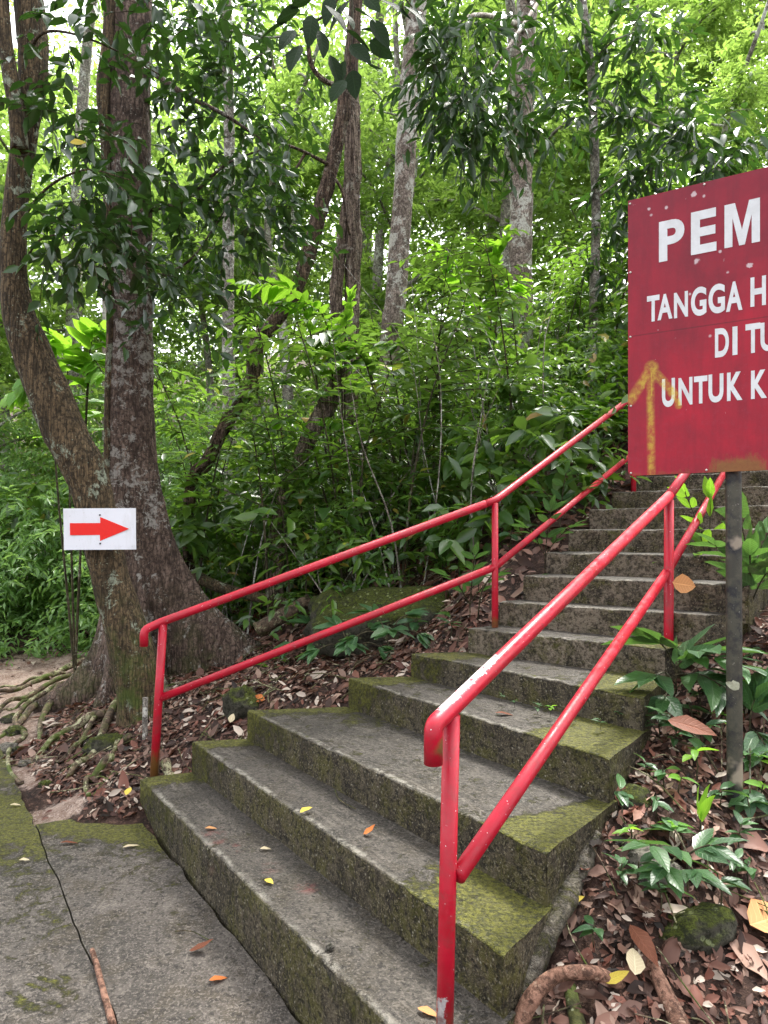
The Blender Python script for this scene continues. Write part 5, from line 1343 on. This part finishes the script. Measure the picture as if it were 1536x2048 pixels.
# ------------------------------------------------------------------ leaf litter
def scatter(n, x0, x1, y0, y1, keep):
    x = rng.uniform(x0, x1, n); y = rng.uniform(y0, y1, n)
    k = keep(x, y); return x[k], y[k]
def inside_stairs(x, y):
    n_ = np.array([.828, .561]); t = x * n_[0] + y * n_[1]
    m = np.zeros(len(x), bool)
    for k in range(1, 15):
        poly = [Lp[k], Rp[k], Rp[k + 1], Lp[k + 1]]
        s_ = np.ones(len(x), bool)
        for a, b in zip(poly, poly[1:] + poly[:1]):
            s_ &= ((b[0] - a[0]) * (y - a[1]) - (b[1] - a[1]) * (x - a[0])) > -.01
        m |= s_
    return m
def litter_keep(x, y):
    pv = (x - s_far[0]) * (-dirc[1]) + (y - s_far[1]) * dirc[0]     # >0 on the stairs' side of the pavement edge
    ok = ~inside_stairs(x, y)
    side = (x * .828 + y * .561)
    ok &= ((x - c_far[0]) * .835 + (y - c_far[1]) * .55) > .012 + .02 * np.sin(x * 23)
    ok &= (y > 4.09 + .03 * np.sin(x * 9)) | (x > 0)
    ok &= ~((x < -1.95) & (y < 4.9) & (((x - c_far[0]) * .83 + (y - c_far[1]) * .557) < .1))
    sandy = np.zeros(len(x), bool)
    for cx, cy, rx, ry in ((-1.93, 4.18, .24, .17), (-3.9, 7.3, 1.3, 1.9), (-3.1, 5.7, .5, .8)): sandy |= (((x - cx) / rx) ** 2 + ((y - cy) / ry) ** 2) < 1
    return ok & (~sandy | (rng.uniform(size=len(x)) < .16))
mb = MB()
def litter(n, x0, x1, y0, y1, l0, l1, hi):
    x, y = scatter(n, x0, x1, y0, y1, litter_keep)
    k = len(x); z = gh(x, y) + rng.uniform(.000, .016, k)
    a = rng.uniform(0, 6.28, k)
    ax = np.stack([np.cos(a), np.sin(a), rng.normal(size=k) * .28 + .0], 1)
    slope_n = np.stack([-(gz(x + .05, y) - gz(x, y)) / .05, -(gz(x, y + .05) - gz(x, y)) / .05, np.ones(k)], 1)
    ax[:, 2] -= (ax[:, 0] * slope_n[:, 0] + ax[:, 1] * slope_n[:, 1])
    nr_ = norm(slope_n) + .28 * rng.normal(size=(k, 3))
    l = rng.uniform(l0, l1, k) * rng.choice([.7, 1, 1, 1, 1.3, 1.9], k)
    leaves(mb, np.stack([x, y, z], 1), ax, nr_, l, l * rng.uniform(.32, .5, k), fold=.2, curl=rng.uniform(-.35, .5, k) if hi else .1, hi=hi, wave=.08)
litter(17000, .2, 3.0, 1.2, 4.2, .018, .058, 2)
litter(520, .2, 3.0, 1.2, 4.2, .06, .12, 2)
litter(17000, -2.6, .7, 4.05, 6.6, .02, .06, 1)
litter(1100, -2.6, .7, 4.1, 6.2, .05, .095, 2)
litter(4500, .0, 3.4, 4.6, 9, .06, .11, 1)
litter(3000, -4.6, -1.0, 5.5, 9.5, .05, .09, 1)
litter(2500, -2.5, 1.5, 6.4, 9, .06, .12, 1)
link('leaf_litter', mb.mesh('leaf_litter'), M['litter'], kind='stuff')
# twigs in the litter
mb = MB()
for (n, x0, x1, y0, y1) in ((200, .3, 2.6, 1.4, 3.8), (230, -2.5, .6, 4.25, 6.2)):
    x, y = scatter(n, x0, x1, y0, y1, litter_keep)
    for a, b in zip(x, y):
        th = random.uniform(0, 6.28); l = random.uniform(.1, .4)
        pts = []
        for t in (-.5, 0, .5):
            xx = a + math.cos(th) * l * t + random.uniform(-.02, .02); yy = b + math.sin(th) * l * t + random.uniform(-.02, .02)
            pts.append([xx, yy, g1(xx, yy) + .02 + random.uniform(0, .035)])
        c = catmull(pts, 3); tube(mb, c, random.uniform(.0015, .004), 5, cap=False)
link('twig_litter', mb.mesh('twig_litter'), M['root'], kind='stuff')

# single fallen leaves the photograph shows
def fallen(p, l, wd, yaw, mat, label, tilt=0, curl=.2, nrm=(0, 0, 1)):
    mb = MB(); a = R(yaw)
    leaves(mb, np.array([p]), np.array([[math.cos(a), math.sin(a), tilt]]), np.array([nrm], dtype=float), l, wd, fold=.1, curl=curl, hi=2, wave=.03)
    o = link('fallen_leaf', mb.mesh('fallen_leaf'), M[mat]); at(o, p); tag(o, label, 'leaf'); return o
E = .012
fallen(PS(378, 1908) + [0, 0, .014], .10, .045, 8, 'dead_brown', 'curled brown and white leaf on the pavement slab', .1, -.3)
fallen(PS(418, 1968) + [0, 0, .014], .07, .032, 25, 'dead_orange', 'flat orange leaf on the pavement slab near the bottom', .05)
fallen(PS(245, 1700) + [0, 0, .014], .09, .028, 35, 'dead_pale', 'narrow yellowish leaf on the far part of the slab', .05)
fallen(PS(20, 1614) + [0, 0, .014], .06, .03, 10, 'dead_pale', 'pale leaf on the mossy footpath at the left edge', .05)
fallen(PS(38, 1725) + [0, 0, .014], .05, .03, 10, 'dead_pale', 'small cream leaf below the mossy path edge', .05)
fallen(PS(120, 1690) + [0, 0, .014], .09, .025, 10, 'dead_brown', 'dark shrivelled leaf lying by the pavement crack', .05)
fallen(PZ(252, 1590, .12), .06, .04, 80, 'dead_yellow', 'yellow leaf against the left end of the first step', .7)
fallen(PZ(600, 1625, ZS[2] + E), .06, .04, 30, 'dead_yellow', 'yellow leaf at the front edge of the second step', .4)
fallen(PZ(727, 1668, ZS[2] + E), .055, .04, 20, 'dead_orange', 'curled reddish leaf in the middle of the second step', .2, -.4)
fallen(PZ(410, 1656, ZS[1] + E), .055, .03, 10, 'dead_tan', 'tan leaf on the first step under the moss', .05)
fallen(PZ(520, 1697, ZS[1] + E), .05, .028, 10, 'dead_pale', 'pale leaf on the first step beside red paint stains', .05)
fallen(PZ(530, 1758, ZS[1] + E), .05, .03, -40, 'dead_yellow', 'bent yellowish leaf lowest on the first step', .1)
fallen(PZ(835, 2015, ZS[1] + E), .07, .03, -30, 'dead_tan', 'tan leaf on the first step beside the near post', .1)
fallen(PZ(990, 1425, ZS[4] + E), .09, .035, -10, 'dead_brown', 'brown leaf on the fourth step', .05)
fallen(P(530, 1400, 4.72), .14, .08, 160, 'dead_orange', 'big orange leaf beside the mossy stone', .1, nrm=(0, -.6, 1))
fallen(P(1335, 1440, 3.0), .19, .09, -30, 'dead_brown', 'big smooth brown leaf right of the fifth step', -.1, .15, (0, -.7, 1))
fallen(P(1345, 1165, 3.62), .115, .10, -8, 'dead_tan', 'round yellow-brown leaf caught beside the upper right post', -.15, .1, (.1, -1, .25))
fallen(gp(1500, 1880) + [0, 0, .05], .20, .14, 20, 'dead_tan', 'large pale orange leaf at the right edge near the bottom', .1, .2, (-.2, -.6, 1))
fallen(gp(1210, 1998) + [0, 0, .05], .075, .03, 12, 'dead_yellow', 'curved yellow-green leaf right of the arched root', .3, -.4, (0, -.8, .6))
fallen(gp(1270, 1990) + [0, 0, .06], .10, .06, 70, 'dead_pale', 'cream leaf propped against the straight root', .5, .2, (0, -1, .5))
fallen(gp(1130, 1835) + [0, 0, .05], .07, .025, 15, 'dead_yellow', 'narrow yellow and orange leaf by the stair footing', .1, -.2, (0, -.7, .7))
fallen(gp(1260, 1880) + [0, 0, .05], .15, .06, -75, 'dead_brown', 'long maroon leaf lying above the arched root', -.2, .2, (0, -.6, 1))
fallen(P(460, 1445, 4.25), .06, .04, 70, 'dead_pale', 'cream leaf standing in the litter by the second step', 1.2, .1, (0, -1, .3))
fallen(P(140, 285, 4.7), .10, .05, 15, 'dead_yellow', 'yellow leaf hanging between the two left trunks', .2, .1, (0, -1, .3))
# loose twigs on the concrete
stick('twig', [PZ(670, 1580, ZS[2] + .01), PZ(680, 1600, ZS[2] + .012), PZ(712, 1618, ZS[2] + .01)], .0025, .002, 'root', 'forked dry twig on the second step', 'twig')
stick('twig', [PS(350, 1866) + [0, 0, .008], PS(385, 1868) + [0, 0, .010], PS(425, 1888) + [0, 0, .008]], .002, .0015, 'bark_curved', 'thin dark twig on the pavement slab', 'twig')
b = PZ(660, 1894, ZS[1] + .01); rock('soil_clod', b, (.014, .013, .012), 'small dark lump of soil on the first step', 'rock', 30, 'clod')
stick('tree_root', [PS(184, 1900), PS(194, 1940) + [0, 0, .014], PS(206, 1985) + [0, 0, .01], PS(226, 2050)], .010, .013, 'root_red', 'brown root pushing up through the pavement crack', 'root')
